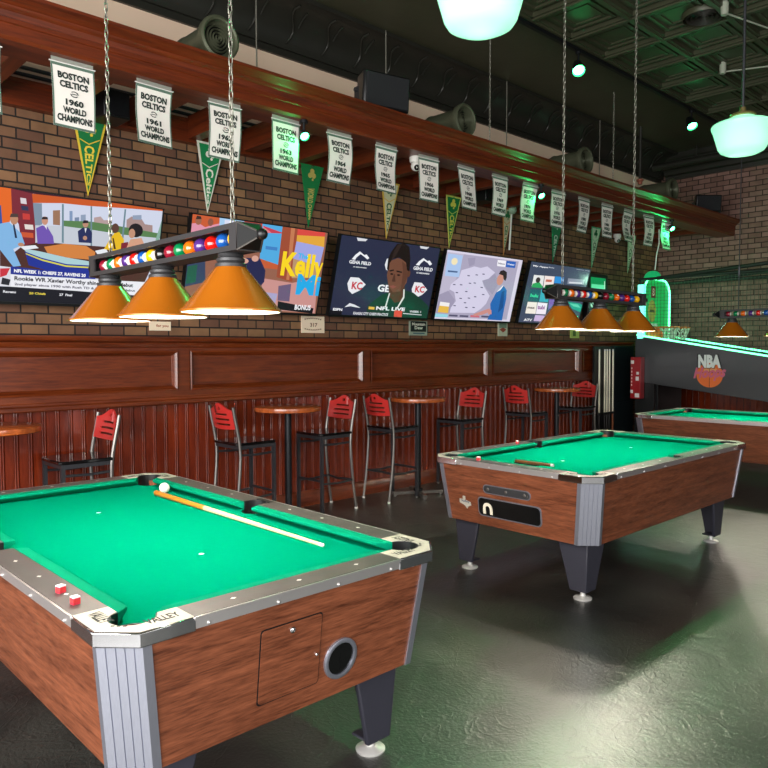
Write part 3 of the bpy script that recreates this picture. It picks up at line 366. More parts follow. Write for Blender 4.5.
# ------------------------------------------------------------------ pool tables
TL, TW, TC = 1.17, .65, .087
def corner_pts(sx, sy, pts, z): return [(sx*(TL-u), sy*(TW-v), z) for u, v in pts]
def pool_table(label, loc, rz, end):
    t = thing('pool_table', label, 'pool table', loc, rz, 'coin operated pool tables')
    # bed cloth with the pocket notches cut out of its outline
    out = []
    def arc(cx, cy, r, a0, a1, k=8): return [(cx+r*math.cos(a0+(a1-a0)*i/k), cy+r*math.sin(a0+(a1-a0)*i/k)) for i in range(k+1)]
    e = .105
    for sx, sy in ((1, 1), (-1, 1), (-1, -1), (1, -1)):
        a = arc(.12, .12, .07, math.atan2(e-.12, .068), math.atan2(.068, e-.12))      # from v edge to u edge
        p = [(sx*(TL-u), sy*(TW-v)) for u, v in a]
        if sx*sy > 0: p = p[::-1]
        out += p
        if sx == 1 and sy == 1: out += [(.065*math.cos(q), TW-.085-.065*math.sin(q)) for q in [math.asin(.02/.065)+(PI-2*math.asin(.02/.065))*i/8 for i in range(9)]]
        if sx == -1 and sy == -1: out += [(-.065*math.cos(q), -(TW-.085-.065*math.sin(q))) for q in [math.asin(.02/.065)+(PI-2*math.asin(.02/.065))*i/8 for i in range(9)]]
    mb = MB(); mb.hexa([(x, y, .735) for x, y in out], [(x, y, .757) for x, y in out]); mb.mi = 1
    for sx in (-1, 1): mb.poly([(sx*.49+.011*math.cos(a*PI/6), .011*math.sin(a*PI/6), .7578) for a in range(12)])
    mb.build('bed', [M_cloth, M_white], t)
    # cushions
    def cushion(b0, b1, n0, n1, fn):
        m = MB(); A = [fn(b0, .104, .799), fn(n0, .152, .796), fn(n0, .152, .783), fn(b0, .104, .757)]
        B = [fn(b1, .104, .799), fn(n1, .152, .796), fn(n1, .152, .783), fn(b1, .104, .757)]
        m.hexa(A, B); m.build('cushion', M_cush, t, bevel=.003)
    for sy in (-1, 1):
        for sx in (-1, 1): cushion(.058, TL-.183, .074, TL-.225, lambda a, v, z: (sx*a, sy*(TW-v), z))
    for sx in (-1, 1): cushion(-(TW-.183), TW-.183, -(TW-.225), TW-.225, lambda a, v, z: (sx*(TL-v), a, z))
    # rails with sights
    def rail(a0, a1, fn, dots):
        m = MB(); m.hexa([fn(a0, .004, .764), fn(a1, .004, .764), fn(a1, .104, .764), fn(a0, .104, .764)], [fn(a0, .004, .80), fn(a1, .004, .80), fn(a1, .104, .80), fn(a0, .104, .80)])
        m.mi = 1
        for d in dots: m.poly([fn(d-.011, .056, .8006), fn(d, .048, .8006), fn(d+.011, .056, .8006), fn(d, .064, .8006)])
        m.build('rail', [M_lam, M_white], t)
    for sy in (-1, 1):
        for sx in (-1, 1): rail(.062, TL-.245, lambda a, v, z: (sx*a, sy*(TW-v), z), (.25, .49, .73))
    for sx in (-1, 1): rail(-(TW-.245), TW-.245, lambda a, v, z: (sx*(TL-v), a, z), (-.245, 0, .245))
    # metal edge trim with screws
    m = MB()
    for s in (-1, 1):
        m.box(-(TL-.245), TL-.245, s*TW-.006 if s > 0 else -TW, s*TW if s > 0 else -TW+.006, .764, .7985)
        m.box(s*TL-.006 if s > 0 else -TL, s*TL if s > 0 else -TL+.006, -(TW-.245), TW-.245, .764, .7985)
        m.box(-(TL-.245), TL-.245, min(s*(TW+.004), s*TW), max(s*(TW+.004), s*TW), .790, .7995); m.box(min(s*(TL+.004), s*TL), max(s*(TL+.004), s*TL), -(TW-.245), TW-.245, .790, .7995)
        for k in range(-3, 4): m.sphere((k*.29, s*TW, .772), .006, 8, 6)
        for k in (-1.5, -.5, .5, 1.5): m.sphere((s*TL, k*.24, .772), .006, 8, 6)
    m.build('edge_trim', M_trim, t)
    # corner plates, corner castings, posts, pockets, legs
    al = [(.12+.068*math.cos(q), .12+.068*math.sin(q)) for q in [math.atan2(-.016, .066)-i*(2*PI-2*math.atan2(.066, -.016)+0)/1 for i in (0,)]]
    a0 = math.atan2(-.016, .066); a1 = math.atan2(.066, -.016)-2*PI
    arcp = [(.12+.068*math.cos(a0+(a1-a0)*i/12), .12+.068*math.sin(a0+(a1-a0)*i/12)) for i in range(13)]
    plate = [(TC, .002), (.245, .002), (.245, .104)]+arcp+[(.104, .245), (.002, .245), (.002, TC)]
    for sx, sy in ((-1, -1), (-1, 1), (1, -1), (1, 1)):
        F = lambda u, v, z: (sx*(TL-u), sy*(TW-v), z)
        m = MB(); m.prism(plate, F, .762, .8005)
        m.mi = 1; m.col = (.02, .02, .02, 1)
        # maker's lettering along both arms, readable from outside
        if sx*sy < 0:
            put_text(m, 'VALLEY', lambda a, b: F(.225-a*.10, .032+b*.040, .8012), 0, 0, 1, 1, .03)
            put_text(m, 'VALLEY', lambda a, b: F(.032+b*.040, .125+a*.10, .8012), 0, 0, 1, 1, .03)
        else:
            put_text(m, 'VALLEY', lambda a, b: F(.125+a*.10, .032+b*.040, .8012), 0, 0, 1, 1, .03)
            put_text(m, 'VALLEY', lambda a, b: F(.032+b*.040, .225-a*.10, .8012), 0, 0, 1, 1, .03)
        for k in range(3):
            m.poly([F(.058+.012*k, .075-.012*k, .8012), F(.064+.012*k, .067-.012*k, .8012), F(.072+.012*k, .073-.012*k, .8012), F(.064+.012*k, .081-.012*k, .8012)])
        m.build('corner_plate', [M_plate, M_print], t)
        path = [(.25, -.002), (TC-.003, -.006), (-.006, TC-.003), (-.002, .25)]; inn = [(.25, .008), (TC+.004, .006), (.006, TC+.004), (.008, .25)]
        m = MB(); m.prism(path+inn[::-1], F, .757, .7995); m.build('corner_casting', M_chrome, t, bevel=.004)
        def ring(z):
            d = .012+(.762-z)*.1183; lx = TL-d; wy = TW-d; c = TC
            E1 = (lx-c+.004, wy+.006); E2 = (lx+.006, wy-c+.004); r = [(lx-c-.022, wy+.006), E1]
            nx_, ny_ = .7071, .7071
            for s in (.2, .42, .62, .82):
                for ds, dp in ((-.016, 0), (-.009, .0035), (.009, .0035), (.016, 0)):
                    q = s+ds; r.append((E1[0]+(E2[0]-E1[0])*q-nx_*dp, E1[1]+(E2[1]-E1[1])*q-ny_*dp))
            r += [E2, (lx+.006, wy-c-.022), (lx-.01, wy-c-.022), (lx-c-.022, wy-.01)]
            return [(sx*a, sy*b, z) for a, b in r]
        m = MB(); m.rings([ring(.372), ring(.757)], True, True, False); m.build('corner_post', M_alu, t)
        m = MB(); m.lathe([(.0, .66), (.06, .66), (.069, .70), (.069, .756), (.064, .756), (.064, .70), (.055, .668), (0, .668)], Matrix.Translation((sx*(TL-.12), sy*(TW-.12), 0)), 20)
        wl = [(.12+(q-.12)*.99, .12+(w_-.12)*.99) for q, w_ in arcp]; wi = [(.12+(q-.12)*.94, .12+(w_-.12)*.94) for q, w_ in arcp]
        m.prism(wl+wi[::-1], F, .74, .799)
        for b0, b1 in ((a0+.38, a0-.05), (a1+.05, a1-.38)):
            ex = [(b0+(b1-b0)*i/5) for i in range(6)]; m.prism([(.12+.067*math.cos(q), .12+.067*math.sin(q)) for q in ex]+[(.12+.062*math.cos(q), .12+.062*math.sin(q)) for q in ex[::-1]], F, .68, .757)
        m.build('pocket', M_black, t)
        ell = lambda u0, v0, a, k, z: [(sx*(TL-u), sy*(TW-v), z) for u, v in ((u0, v0), (u0+a, v0), (u0+a, v0+k), (u0+k, v0+k), (u0+k, v0+a), (u0, v0+a))]
        m = MB(); m.hexa(ell(.155, .145, .115, .024, .055), ell(.135, .125, .215, .024, .38)); m.box(*sorted((sx*(TL-.158), sx*(TL-.262))), *sorted((sy*(TW-.148), sy*(TW-.252))), .056, .068)
        lg = m.build('leg', M_leg, t, bevel=.006)
        m = MB(); Mx = Matrix.Translation((sx*(TL-.21), sy*(TW-.20), 0)); m.lathe([(0, 0), (.056, 0), (.058, .007), (.050, .013), (.018, .020), (.013, .06), (0, .06)], Mx, 24)
        m.build('foot', M_footwhite, lg)
    for sy in (-1, 1):
        m = MB(); m.lathe([(.0, .66), (.05, .66), (.062, .70), (.062, .756), (.057, .756), (.057, .70), (.048, .668), (0, .668)], Matrix.Translation((0, sy*(TW-.082), 0)), 20)
        m.prism([(.061*math.cos(a), .061*math.sin(a)) for a in [PI*i/10 for i in range(11)]]+[(.055*math.cos(a), .055*math.sin(a)) for a in [PI*i/10 for i in range(11)][::-1]], lambda u, v, d: (u, sy*(TW-.082+v), d), .74, .799)
        m.box(-.064, -.054, min(sy*(TW-.104), sy*(TW-.08)), max(sy*(TW-.104), sy*(TW-.08)), .74, .799); m.box(.054, .064, min(sy*(TW-.104), sy*(TW-.08)), max(sy*(TW-.104), sy*(TW-.08)), .74, .799)
        m.box(-.064, .064, min(sy*(TW-.03), sy*(TW-.004)), max(sy*(TW-.03), sy*(TW-.004)), .764, .8005)
        m.build('pocket', M_black, t)
    # cabinet
    def oc(lx, wy, c, z): return [(lx-c, wy, z), (-lx+c, wy, z), (-lx, wy-c, z), (-lx, -wy+c, z), (-lx+c, -wy, z), (lx-c, -wy, z), (lx, -wy+c, z), (lx, wy-c, z)]
    m = MB(); ra = oc(TL-.058, TW-.058, TC, .373); m.rings([ra, oc(TL-.012, TW-.012, TC, .7635), oc(TL-.035, TW-.035, TC, .7635), oc(TL-.035, TW-.035, TC, .70)], True, False, False); m.poly(ra); m.build('cabinet', M_cab, t)
    En = lambda y, z, d: (-(TL-.012)+(.762-z)*.1183-d, y, z)
    def rrect(y0, y1, z0, z1, r, k=5):
        o = []
        for cy, cz, a in ((y1-r, z1-r, 0), (y0+r, z1-r, PI/2), (y0+r, z0+r, PI), (y1-r, z0+r, 1.5*PI)):
            o += [(cy+r*math.cos(a+PI/2*i/k), cz+r*math.sin(a+PI/2*i/k)) for i in range(k+1)]
        return o
    if end == 'door':
        m = MB(); m.prism(rrect(-.068, .173, .442, .69, .012), En, 0, .0012); m.build('door_gap', M_black, t)
        m = MB(); m.prism(rrect(-.064, .169, .446, .686, .012), En, 0, .004); d = m.build('access_door', M_cab, t)
        for y, z, r in ((.055, .662, .010), (-.05, .549, .006)):
            m = MB(); m.lathe([(r, 0), (r, .004), (r*.7, .007), (0, .008)], Matrix.Translation(En(y, z, .004)) @ Matrix.Rotation(-PI/2, 4, 'Y'), 14); m.build('lock', M_chrome, d)
        Mx = Matrix.Translation(En(-.16, .50, 0)) @ Matrix.Rotation(-PI/2-.118, 4, 'Y')
        m = MB(); m.lathe([(.056, .0), (.056, .007), (.064, .009), (.071, .006), (.072, 0)], Mx, 32); rg = m.build('return_ring', M_alu, t)
        m = MB(); m.lathe([(0, .0015), (.0565, .0015)], Mx, 32); m.box(-.05, .05, -.0012, .0012, .0017, .0025, Mx); m.build('return_hole', M_blackgloss, rg)
    if end == 'coin':
        m = MB(); m.prism(rrect(-.188, .188, .594, .654, .028), En, 0, .004); f = m.build('coin_plate_rim', M_alu, t)
        m = MB(); m.prism(rrect(-.181, .181, .600, .648, .024), En, .002, .006); m.mi = 1
        for y in (-.145, 0, .145): m.lathe([(.011, 0), (.011, .004), (.004, .006), (0, .006)], Matrix.Translation(En(y, .624, .005)) @ Matrix.Rotation(-PI/2, 4, 'Y'), 12)
        m.build('coin_plate', [M_charcoal, M_steel], t)
        m = MB(); m.prism(rrect(-.262, .238, .436, .566, .03), En, 0, .006); m.build('return_window_rim', M_alu, t)
        m = MB(); m.prism(rrect(-.254, .230, .444, .558, .026), En, .004, .0075); w = m.build('return_window', M_blackgloss, t)
        m = MB(); arch = lambda r, q: [(.155+r*math.cos(i*PI/10), .492+q*math.sin(i*PI/10)) for i in range(11)]
        m.prism([(.193, .455)]+arch(.038, .04)+[(.117, .455), (.137, .455)]+arch(.018, .018)[::-1]+[(.173, .455)], En, .008, .012)
        m.build('ball_gate', M_ivory, w)
        tx = [(.300, .525), (.330, .525), (.330, .548), (.350, .548), (.350, .522), (.395, .512), (.398, .490), (.372, .478), (.362, .462), (.345, .482), (.328, .490), (.300, .498)]
        tx = [(.70-y, z) for y, z in tx]
        m = MB(); m.prism(tx, En, 0, .004); m.mi = 1; m.col = lin('#404a66'); put_text(m, 'Valley', lambda a, b: En(.388-a*.075, .500+b*.022, .0046), 0, 0, 1, 1, .02)
        m.build('state_badge', [M_plate, M_print], t)
    return t
T1 = (1.392, 2.976); T2 = (4.895, 2.805); T3 = (8.40, 2.87)
pool_table('green pool table nearest, with cue stick and cue ball lying on it', (*T1, 0), PI/2, 'door')
pool_table('middle pool table with coin slots and ball window in its end', (*T2, 0), 0, 'coin')
pool_table('far pool table standing in front of the basketball arcade game', (*T3, 0), PI/2, '')

# things on the tables
def cue(name, label, p0, p1, r0, r1, groupname=None, butt='#b9741f', shaft='#d8c99a', lift=True):
    a = Vector(p0); b = Vector(p1); d = (b-a); L = d.length; q = d.to_track_quat('Z', 'Y').to_matrix().to_4x4()
    Mx = Matrix.Translation(a) @ q
    t = thing(name, label, 'cue', (0, 0, 0), 0, groupname)
    R = lambda k: r0+(r1-r0)*k
    m = MB(); m.lathe([(0, -.006), (r0*.8, -.004), (r0, .004), (R(.36), .36*L), (0, .36*L)], Mx, 14)
    for k in range(4):                                                      # inlaid points running up from the butt
        pass
    m.build('butt', wood('cue_butt_'+butt[1:], butt, butt, (1,1,1)), t)
    m = MB(); m.lathe([(0, .36*L), (R(.36), .36*L), (R(.985), .985*L), (0, .985*L)], Mx, 14); m.build('shaft', mat('cue_shaft_'+shaft[1:], shaft, .3, coat=.4), t)
    m = MB(); m.lathe([(R(.985), .985*L), (R(1), L), (R(1)*.6, L+.004), (0, L+.005)], Mx, 12); m.build('tip', M_white, t)
    return t
cue('cue_stick', 'wooden cue stick lying on the nearest green table', (1.785, 3.665, .7725), (1.790, 2.235, .7650), .0148, .0072)
m = MB(); m.sphere((0, 0, .0285), .0285, 28, 18)
tag(m.build('cue_ball', M_ball['white'], loc=(1.852, 3.70, .757)), 'white cue ball on green cloth near a corner pocket', 'ball')
def chalk(loc, rz, label):
    t = thing('chalk_cube', label, 'chalk', loc, rz, 'red chalk cubes')
    m = MB(); m.box(-.011, .011, -.011, .011, 0, .020); m.mi = 1; m.box(-.0112, .0112, -.0112, .0112, .007, .015)
    m.build('wrapper', [M_chalkred, M_chalktop if 0 else M_red], t, bevel=.001)
    m = MB(); m.box(-.011, .011, -.011, .011, .0195, .024); m.build('chalk_top', M_chalktop, t, bevel=.001)
chalk((.792, 2.274, .80), .3, 'red chalk cube on nearest table rail, farther from the corner plate')
chalk((.786, 2.141, .80), .1, 'red chalk cube on nearest table rail, closer to the white corner plate')
chalk((4.675, 3.39, .80), .4, 'red chalk cube on far long rail of the middle table')
chalk((3.785, 3.06, .80), .2, 'red chalk cube on end rail of middle table above the coin slots')
t = thing('table_brush', 'brown handled table brush lying on the middle pool table', 'brush', (4.03, 2.79, .757), PI/2+.03); t.scale = (.88, .88, .88)
m = MB(); m.prism([(-.16, -.018), (-.06, -.024), (.05, -.016), (.09, -.011), (.15, -.014), (.16, 0), (.15, .014), (.09, .011), (.05, .016), (-.06, .024), (-.16, .018), (-.172, 0)], lambda u, v, d: (-u, v, d), .022, .042)
m.build('handle', wood('brush_wood', '#4a2814', '#8a5228', (1, 6, 6)), t, bevel=.006)
m = MB(); m.box(-.04, .165, -.017, .017, 0, .023); m.build('bristles', M_black, t)
m = MB(); m.lathe([(0, 0), (.011, 0), (.011, .02), (0, .02)], Matrix.Translation((-.172, 0, .032)) @ Matrix.Rotation(PI/2, 4, 'Y'), 12); m.build('end_cap', M_white, t)

# ------------------------------------------------------------------ pool table lights
BALLS = ['yellow', 'blue', 'red', 'purple', 'orange', 'green', 'maroon', 'black']
def chain(mb, x, y, z0, z1, link=.032, w=.0068, wire=.0023):
    k = 0; z = z0
    while z < z1:
        st = []
        for i in range(12):
            a = 2*PI*i/12; st.append((w*math.cos(a), (link*.62-w)*(1 if math.sin(a) > 0 else -1)*(1 if abs(math.sin(a)) > .01 else 0)+w*math.sin(a)))
        pth = [((x+p, y, z+q) if k % 2 else (x, y+p, z+q)) for p, q in st]
        mb.tube(pth, wire, 5, closed=True); z += link*.92; k += 1
def pool_light(label, loc, rz, reverse, hang):
    t = thing('pool_table_light', label, 'hanging lamp', loc, rz, 'three shade lamps over the pool tables')
    H = .63; m = MB()
    m.box(-H, H, -.045, .045, -.047, -.037); m.box(-H, H, -.045, .045, .037, .047)
    for s in (-1, 1):
        ya, yb = (.039, .047) if s > 0 else (-.047, -.039)
        m.box(-H, H, ya, yb, .028, .047); m.box(-H, H, ya, yb, -.047, -.028); m.box(-H, -H+.05, ya, yb, -.028, .028); m.box(H-.05, H, ya, yb, -.028, .028)
        m.box(s*H-.004, s*H+.004, -.047, .047, -.047, .047)
    m.build('frame', M_charcoal, t)
    for s in (-1, 1):
        m = MB(); sq = [(-.047, -.047), (.047, -.047), (.047, .047), (-.047, .047)]
        m.rings([[(s*H, a, b) for a, b in sq], [(s*(H+.07), a*.25, b*.25) for a, b in sq]], True, True, False)
        e = m.build('end_cap', M_blackmatte, t)
        m = MB()
        for a, b in sq: m.tube([(s*H, a, b), (s*(H+.07), a*.25, b*.25)], .0035, 6)
        m.tube([(s*H, a, b) for a, b in sq], .003, 6, closed=True)
        m.build('end_wire', M_steel, e)
        m = MB(); m.sphere((s*(H+.083), 0, 0), .019, 16, 12); m.build('finial', M_black, e)
    for i in range(15):
        k = 14-i if reverse else i
        col = BALLS[k] if k < 8 else BALLS[k-8]; x = -.553+i*.079
        m = MB(); Mx = Matrix.Rotation(rnd.uniform(.5, .95), 4, 'X') @ Matrix.Rotation(rnd.uniform(-.3, .3), 4, 'Y')
        if k < 8: m.sphere((x, 0, 0), .031, 18, 12, Mx, pick=lambda c: 1 if c > .93 else 0)
        else: m.sphere((x, 0, 0), .031, 18, 12, Matrix.Rotation(PI/2, 4, 'Y'), pick=lambda c: 0 if abs(c) < .68 else 1)
        m.build('ball', [M_ball[col], M_ball['white']], t)
    for sx in (-.515, 0, .515):
        Mx = Matrix.Translation((sx, 0, -.047)); m = MB()
        m.lathe([(.052, -.045), (.168, -.192), (.179, -.200), (.179, -.206), (.173, -.2068)], Mx, 40)
        sh = m.build('shade', M_amber, t)
        m = MB(); m.lathe([(0, 0), (.043, 0), (.046, -.008), (.042, -.013), (.05, -.018), (.05, -.027), (.046, -.031), (.055, -.037), (.056, -.048), (.049, -.05)], Mx, 28); m.build('shade_cap', M_charcoal, sh)
        m = MB(); m.lathe([(.046, -.056), (.160, -.197), (.174, -.2066)], Mx, 40); m.build('shade_lining', M_white_in, sh)
        m = MB(); m.sphere((sx, 0, -.047-.125), .032, 16, 12); m.lathe([(.014, -.05), (.014, -.10)], Mx, 12); m.build('bulb', M_lamp, sh)
    for x in hang:
        m = MB()
        m.tube([(x-.012, 0, .047), (x-.012, 0, .065), (x, 0, .075), (x+.012, 0, .065), (x+.012, 0, .047)], .003, 6); chain(m, x, 0, .09, ZC-.05-loc[2])
        m.lathe([(0, 0), (.02, 0), (.006, -.02), (0, -.02)], Matrix.Translation((x, 0, ZC-.045-loc[2])), 12)
        m.build('chain', M_chain, t)
    return t
pool_light('amber three shade lamp with ball rack bar over the nearest table', (1.392, 2.765, 1.93), PI/2, False, (-.53, .50))
pool_light('amber three shade lamp with ball rack bar over middle table', (4.885, 2.81, 1.935), 0, True, (-.50, .50))
pool_light('amber three shade lamp in front of arcade net over far table', (8.40, 2.68, 1.93), PI/2, False, ())
t = [o for o in C.objects if o.name.startswith('pool_table_light')][-1]
for x in (-.45, .45):
    m = MB(); m.cyl((x, 0, .047), (x, 0, ZC-.05-1.93), .005, 8); m.lathe([(0, 0), (.013, 0), (.013, .09), (0, .09)], Matrix.Translation((x, 0, .42)), 10); m.build('hanging_cord', M_gunmetal, t)
# ------------------------------------------------------------------ pub tables and stools
def stool():
    t = thing('bar_stool', '', 'bar stool', (0, 0, 0), 0, 'red backed bar stools along the wall')
    m = MB(); sp = [(-.20, -.17), (-.17, -.205), (.17, -.20), (.205, -.17), (.21, 0), (.205, .17), (.17, .20), (-.17, .205), (-.20, .17)]
    m.prism(sp, lambda u, v, d: (u, v, d), .735, .76); m.build('seat', M_blackgloss, t, bevel=.006)
    for s in (-1, 1):
        m = MB(); m.box(.165, .193, min(s*.193, s*.165), max(s*.193, s*.165), .012, .735); l = m.build('leg', M_gunmetal, t)
        m = MB(); m.cyl((.179, s*.179, 0), (.179, s*.179, .014), .016, 10); m.build('glide', M_steel, l)
        m = MB(); pth = [(-.235, 0), (-.222, .08), (-.20, .22), (-.182, .38), (-.170, .52), (-.165, .62), (-.168, .70), (-.178, .78), (-.195, .87), (-.215, .96), (-.232, 1.05)]
        m.tube([(x, s*.19, z+.012) for x, z in pth], .0145, 8); l = m.build('leg', M_steel, t)
        m = MB(); m.cyl((-.235, s*.19, 0), (-.235, s*.19, .016), .017, 10); m.build('glide', M_white, l)
    m = MB()
    for s in (-1, 1): m.box(-.17, .18, s*.179-.012, s*.179+.012, .705, .735); m.tube([(-.168, s*.185, .655), (0, s*.182, .648), (.18, s*.179, .655)], .010, 8)
    m.box(.167, .19, -.18, .18, .705, .735); m.box(-.18, -.16, -.18, .18, .705, .735); m.build('seat_frame', M_gunmetal, t)
    m = MB(); m.tube([(.18, -.18, .31), (.18, .18, .31)], .011, 8)
    for s in (-1, 1): m.tube([(.18, s*.18, .285), (0, s*.185, .275), (-.192, s*.19, .285)], .010, 8)
    m.tube([(-.192, -.19, .29), (-.15, 0, .285), (-.192, .19, .29)], .010, 8); m.build('footrest', M_gunmetal, t)
    # slotted back panel: columns of cells leave three slots and a finger hole open
    m = MB(); N = 18; hw = .178
    def cell(y0, y1, a0, a1, b0, b1):
        P = lambda y, z, d: (-.192-(z-.86)*.20-.028+.9*y*y+d, y, z)
        m.hexa([P(y0, a0, 0), P(y1, a1, 0), P(y1, b1, 0), P(y0, b0, 0)], [P(y0, a0, .014), P(y1, a1, .014), P(y1, b1, .014), P(y0, b0, .014)])
    top = lambda y: 1.045+.040*math.exp(-(y/.085)**2)+.010*math.cos(y*PI/.178)
    bot = lambda y: .868+.010*(y/hw)**2
    for j in range(N):
        y0 = -hw+2*hw*j/N; y1 = y0+2*hw/N; yc = abs((y0+y1)/2); cuts = []
        for zc, half in ((.912, .125), (.955, .115), (.998, .10)):
            if yc < half: cuts.append((zc-.008, zc+.008))
        if yc < .018: cuts.append((1.036, 1.062))
        z0 = None
        lo0, lo1 = bot(y0), bot(y1)
        for c0, c1 in cuts: cell(y0, y1, lo0, lo1, c0, c0); lo0 = lo1 = c1
        cell(y0, y1, lo0, lo1, top(y0), top(y1))
    bmesh.ops.remove_doubles(m.bm, verts=m.bm.verts, dist=1e-5)
    m.build('back_panel', M_red, t)
    return t
ST = [((2.03, 5.40), PI, 'red backed stool behind nearest pool table, left of its corner pocket'),
      ((3.46, 5.40), 0, 'red backed bar stool left of the round table behind nearest pool table'),
      ((4.385, 5.44), PI, 'red backed bar stool right of the first full round table'),
      ((5.24, 5.38), 0, 'red backed bar stool left of the table with cross base in view'),
      ((6.37, 5.42), PI, 'red backed bar stool just above corner of the middle pool table'),
      ((7.63, 5.40), 0, 'red backed bar stool left of the farthest round table'),
      ((8.83, 5.42), PI, 'red backed bar stool nearest the cue rack')]
base = stool()
for i, (xy, a, lab) in enumerate(ST):
    if i == 0: base.location = (*xy, 0); base.rotation_euler.z = a; base['label'] = lab
    else: dup(base, (*xy, 0), a, lab)
def pub_table():
    t = thing('pub_table', '', 'table', (0, 0, 0), 0, 'round pub tables along the wall')
    m = MB(); m.lathe([(0, .995), (.285, .995), (.297, 1.001), (.30, 1.018), (.297, 1.034), (.285, 1.040), (0, 1.040)], None, 48); m.build('tabletop', M_tabletop, t)
    m = MB(); m.lathe([(0, .98), (.12, .98), (.12, 1.0), (0, 1.0)], None, 24); m.cyl((0, 0, .05), (0, 0, .985), .031, 20); m.lathe([(.031, .05), (.05, .05), (.05, .075), (.036, .08)], None, 20); m.build('pole', M_blackmetal, t)
    m = MB()
    for k in range(4):
        R = Matrix.Rotation(k*PI/2+PI/4+.25, 4, 'Z'); m.box(0, .27, -.022, .022, .018, .05, R); m.lathe([(0, 0), (.018, 0), (.018, .02), (0, .02)], R @ Matrix.Translation((.25, 0, 0)), 10)
    m.build('base', M_steel, t)
    return t
PT = [((1.43, 5.27), 'round wooden pub table cut off at the left edge'), ((3.83, 5.27), 'round wooden pub table between two stools behind nearest pool table'),
      ((5.51, 5.27), 'round wooden pub table with metal cross base left of middle pool table'), ((8.12, 5.27), 'farthest round pub table behind the middle pool table')]
base = pub_table()
for i, (xy, lab) in enumerate(PT):
    if i == 0: base.location = (*xy, 0); base['label'] = lab
    else: dup(base, (*xy, 0), 0, lab)

# ------------------------------------------------------------------ banners, pennants
YEARS = ['1959', '1960', '1961', '1962', '1963', '1964', '1965', '1966', '1968', '1969', '1974', '1976', '1981', '1984', '1986', '2008', '2024']
M_sleeve = mat('clear_sleeve', '#cfd2c8', .3, trans=.6)
for i, yr in enumerate(YEARS):
    x = 1.200+.5294*i; far = i >= 6
    sway = rnd.uniform(-.05, .05) if far else rnd.uniform(-.012, .012); cur = rnd.uniform(-.05, .05) if far else 0; wav = rnd.uniform(-.02, .02)
    t = thing('championship_banner', 'white %s championship banner under the beam, number %d from left' % (yr, i+1), 'banner', (x, 4.56, 3.302), rnd.uniform(-.06, .06), 'championship banners hanging from the beam')
    HB = .380; W2 = .130
    def F(u, v, d=0):      # u across -1..1, v downwards 0..1
        s = v*v
        return (u*W2+sway*v+cur*math.sin(v*PI), wav*math.sin(v*PI*1.2)+.012*u*v-d, -.030-v*HB)
    m = MB(); NV = 14; m.col = lin('#f6efe8')
    def grid(u0, u1, v0, v1, d, nu=6, nv=14):
        vv = [[m.bm.verts.new(F(u0+(u1-u0)*a/nu, v0+(v1-v0)*b/nv, d)) for a in range(nu+1)] for b in range(nv+1)]
        for b in range(nv):
            for a in range(nu): m._f([vv[b][a], vv[b][a+1], vv[b+1][a+1], vv[b+1][a]], True)
    grid(-1, 1, 0, 1, 0)
    m.col = lin('#5d7466'); grid(-1, 1, 0, .055, .002, 6, 2); grid(-1, 1, .965, 1, .002, 6, 2); grid(-1, -.93, .055, .965, .002, 1, 12); grid(.93, 1, .055, .965, .002, 1, 12)
    m.col = lin('#1c2a26')
    tx = lambda s, u0, u1, v0, v1, b=.012: put_text(m, s, lambda a, c: F(a, c, .004), u0, v1, u1, v0, b*2.2)
    tx('BOSTON', -.72, .72, .14, .25, .02); tx('CELTICS', -.66, .66, .275, .385, .02)
    tx(yr, -.42, .42, .55, .65, .02); tx('WORLD', -.55, .55, .675, .775, .02); tx('CHAMPIONS', -.82, .84, .80, .91, .02)
    for k in range(10):                                   # small ring emblem with bars
        a0 = 2*PI*k/10; a1 = 2*PI*(k+1)/10
        if k in (0, 5): continue
        m.poly([F(.20*math.cos(a0), .465+.05*math.sin(a0), .004), F(.20*math.cos(a1), .465+.05*math.sin(a1), .004), F(.15*math.cos(a1), .465+.036*math.sin(a1), .004), F(.15*math.cos(a0), .465+.036*math.sin(a0), .004)])
    m.poly([F(-.12, .458, .004), F(.12, .458, .004), F(.12, .470, .004), F(-.12, .470, .004)])
    # the cloth is two-sided: give it thickness
    m.build('cloth', M_print, t, recalc=False)
    m = MB(); m.box(-.125, .125, -.0015, .0015, -.034, .0); m.build('hanging_strip', M_sleeve, t)
    m = MB(); m.cyl((-.137, -.003, -.030), (.137, -.003, -.030), .004, 8); m.build('rod', M_white, t)

PEN = [(2.285, .27, '#0c7a3c', '#e8c53a', 'CELTICS', '#f0d445', 'green and yellow pennant behind the 1960 banner'), (3.335, .27, '#0d8a4e', '#e8e6d8', 'Celtics', '#f2efe2', 'green pennant with white edge behind the 1962 banner'),
       (4.455, .28, '#0b7d40', '#0b7d40', 'WORLD CHAMPS', '#c9b862', 'plain edged green pennant right of the 1963 banner'), (5.525, .27, '#dcd8b0', '#e0b84a', 'CELTICS', '#0d5e36', 'cream pennant with green letters above third television'),
       (6.56, .27, '#0d8040', '#d9e06a', 'CELTICS', '#e6e05a', 'green pennant with yellow edge above the weather television'), (7.62, .22, '#cfc8a4', '#c7803e', 'CELTICS', '#2b7a4a', 'slim tan pennant with ball topper beside a far banner'),
       (8.75, .29, '#2a8a5a', '#2a8a5a', 'CELTICS', '#cfe8d4', 'dull green pennant above the app menu television'), (9.78, .26, '#cfe0c4', '#5fc08a', 'CELTICS', '#17663a', 'pale green pennant right of the app menu television'),
       (10.87, .27, '#cdd6bc', '#8fae86', 'CELTICS', '#2a6a44', 'pale pennant above far end of the middle lamp')]
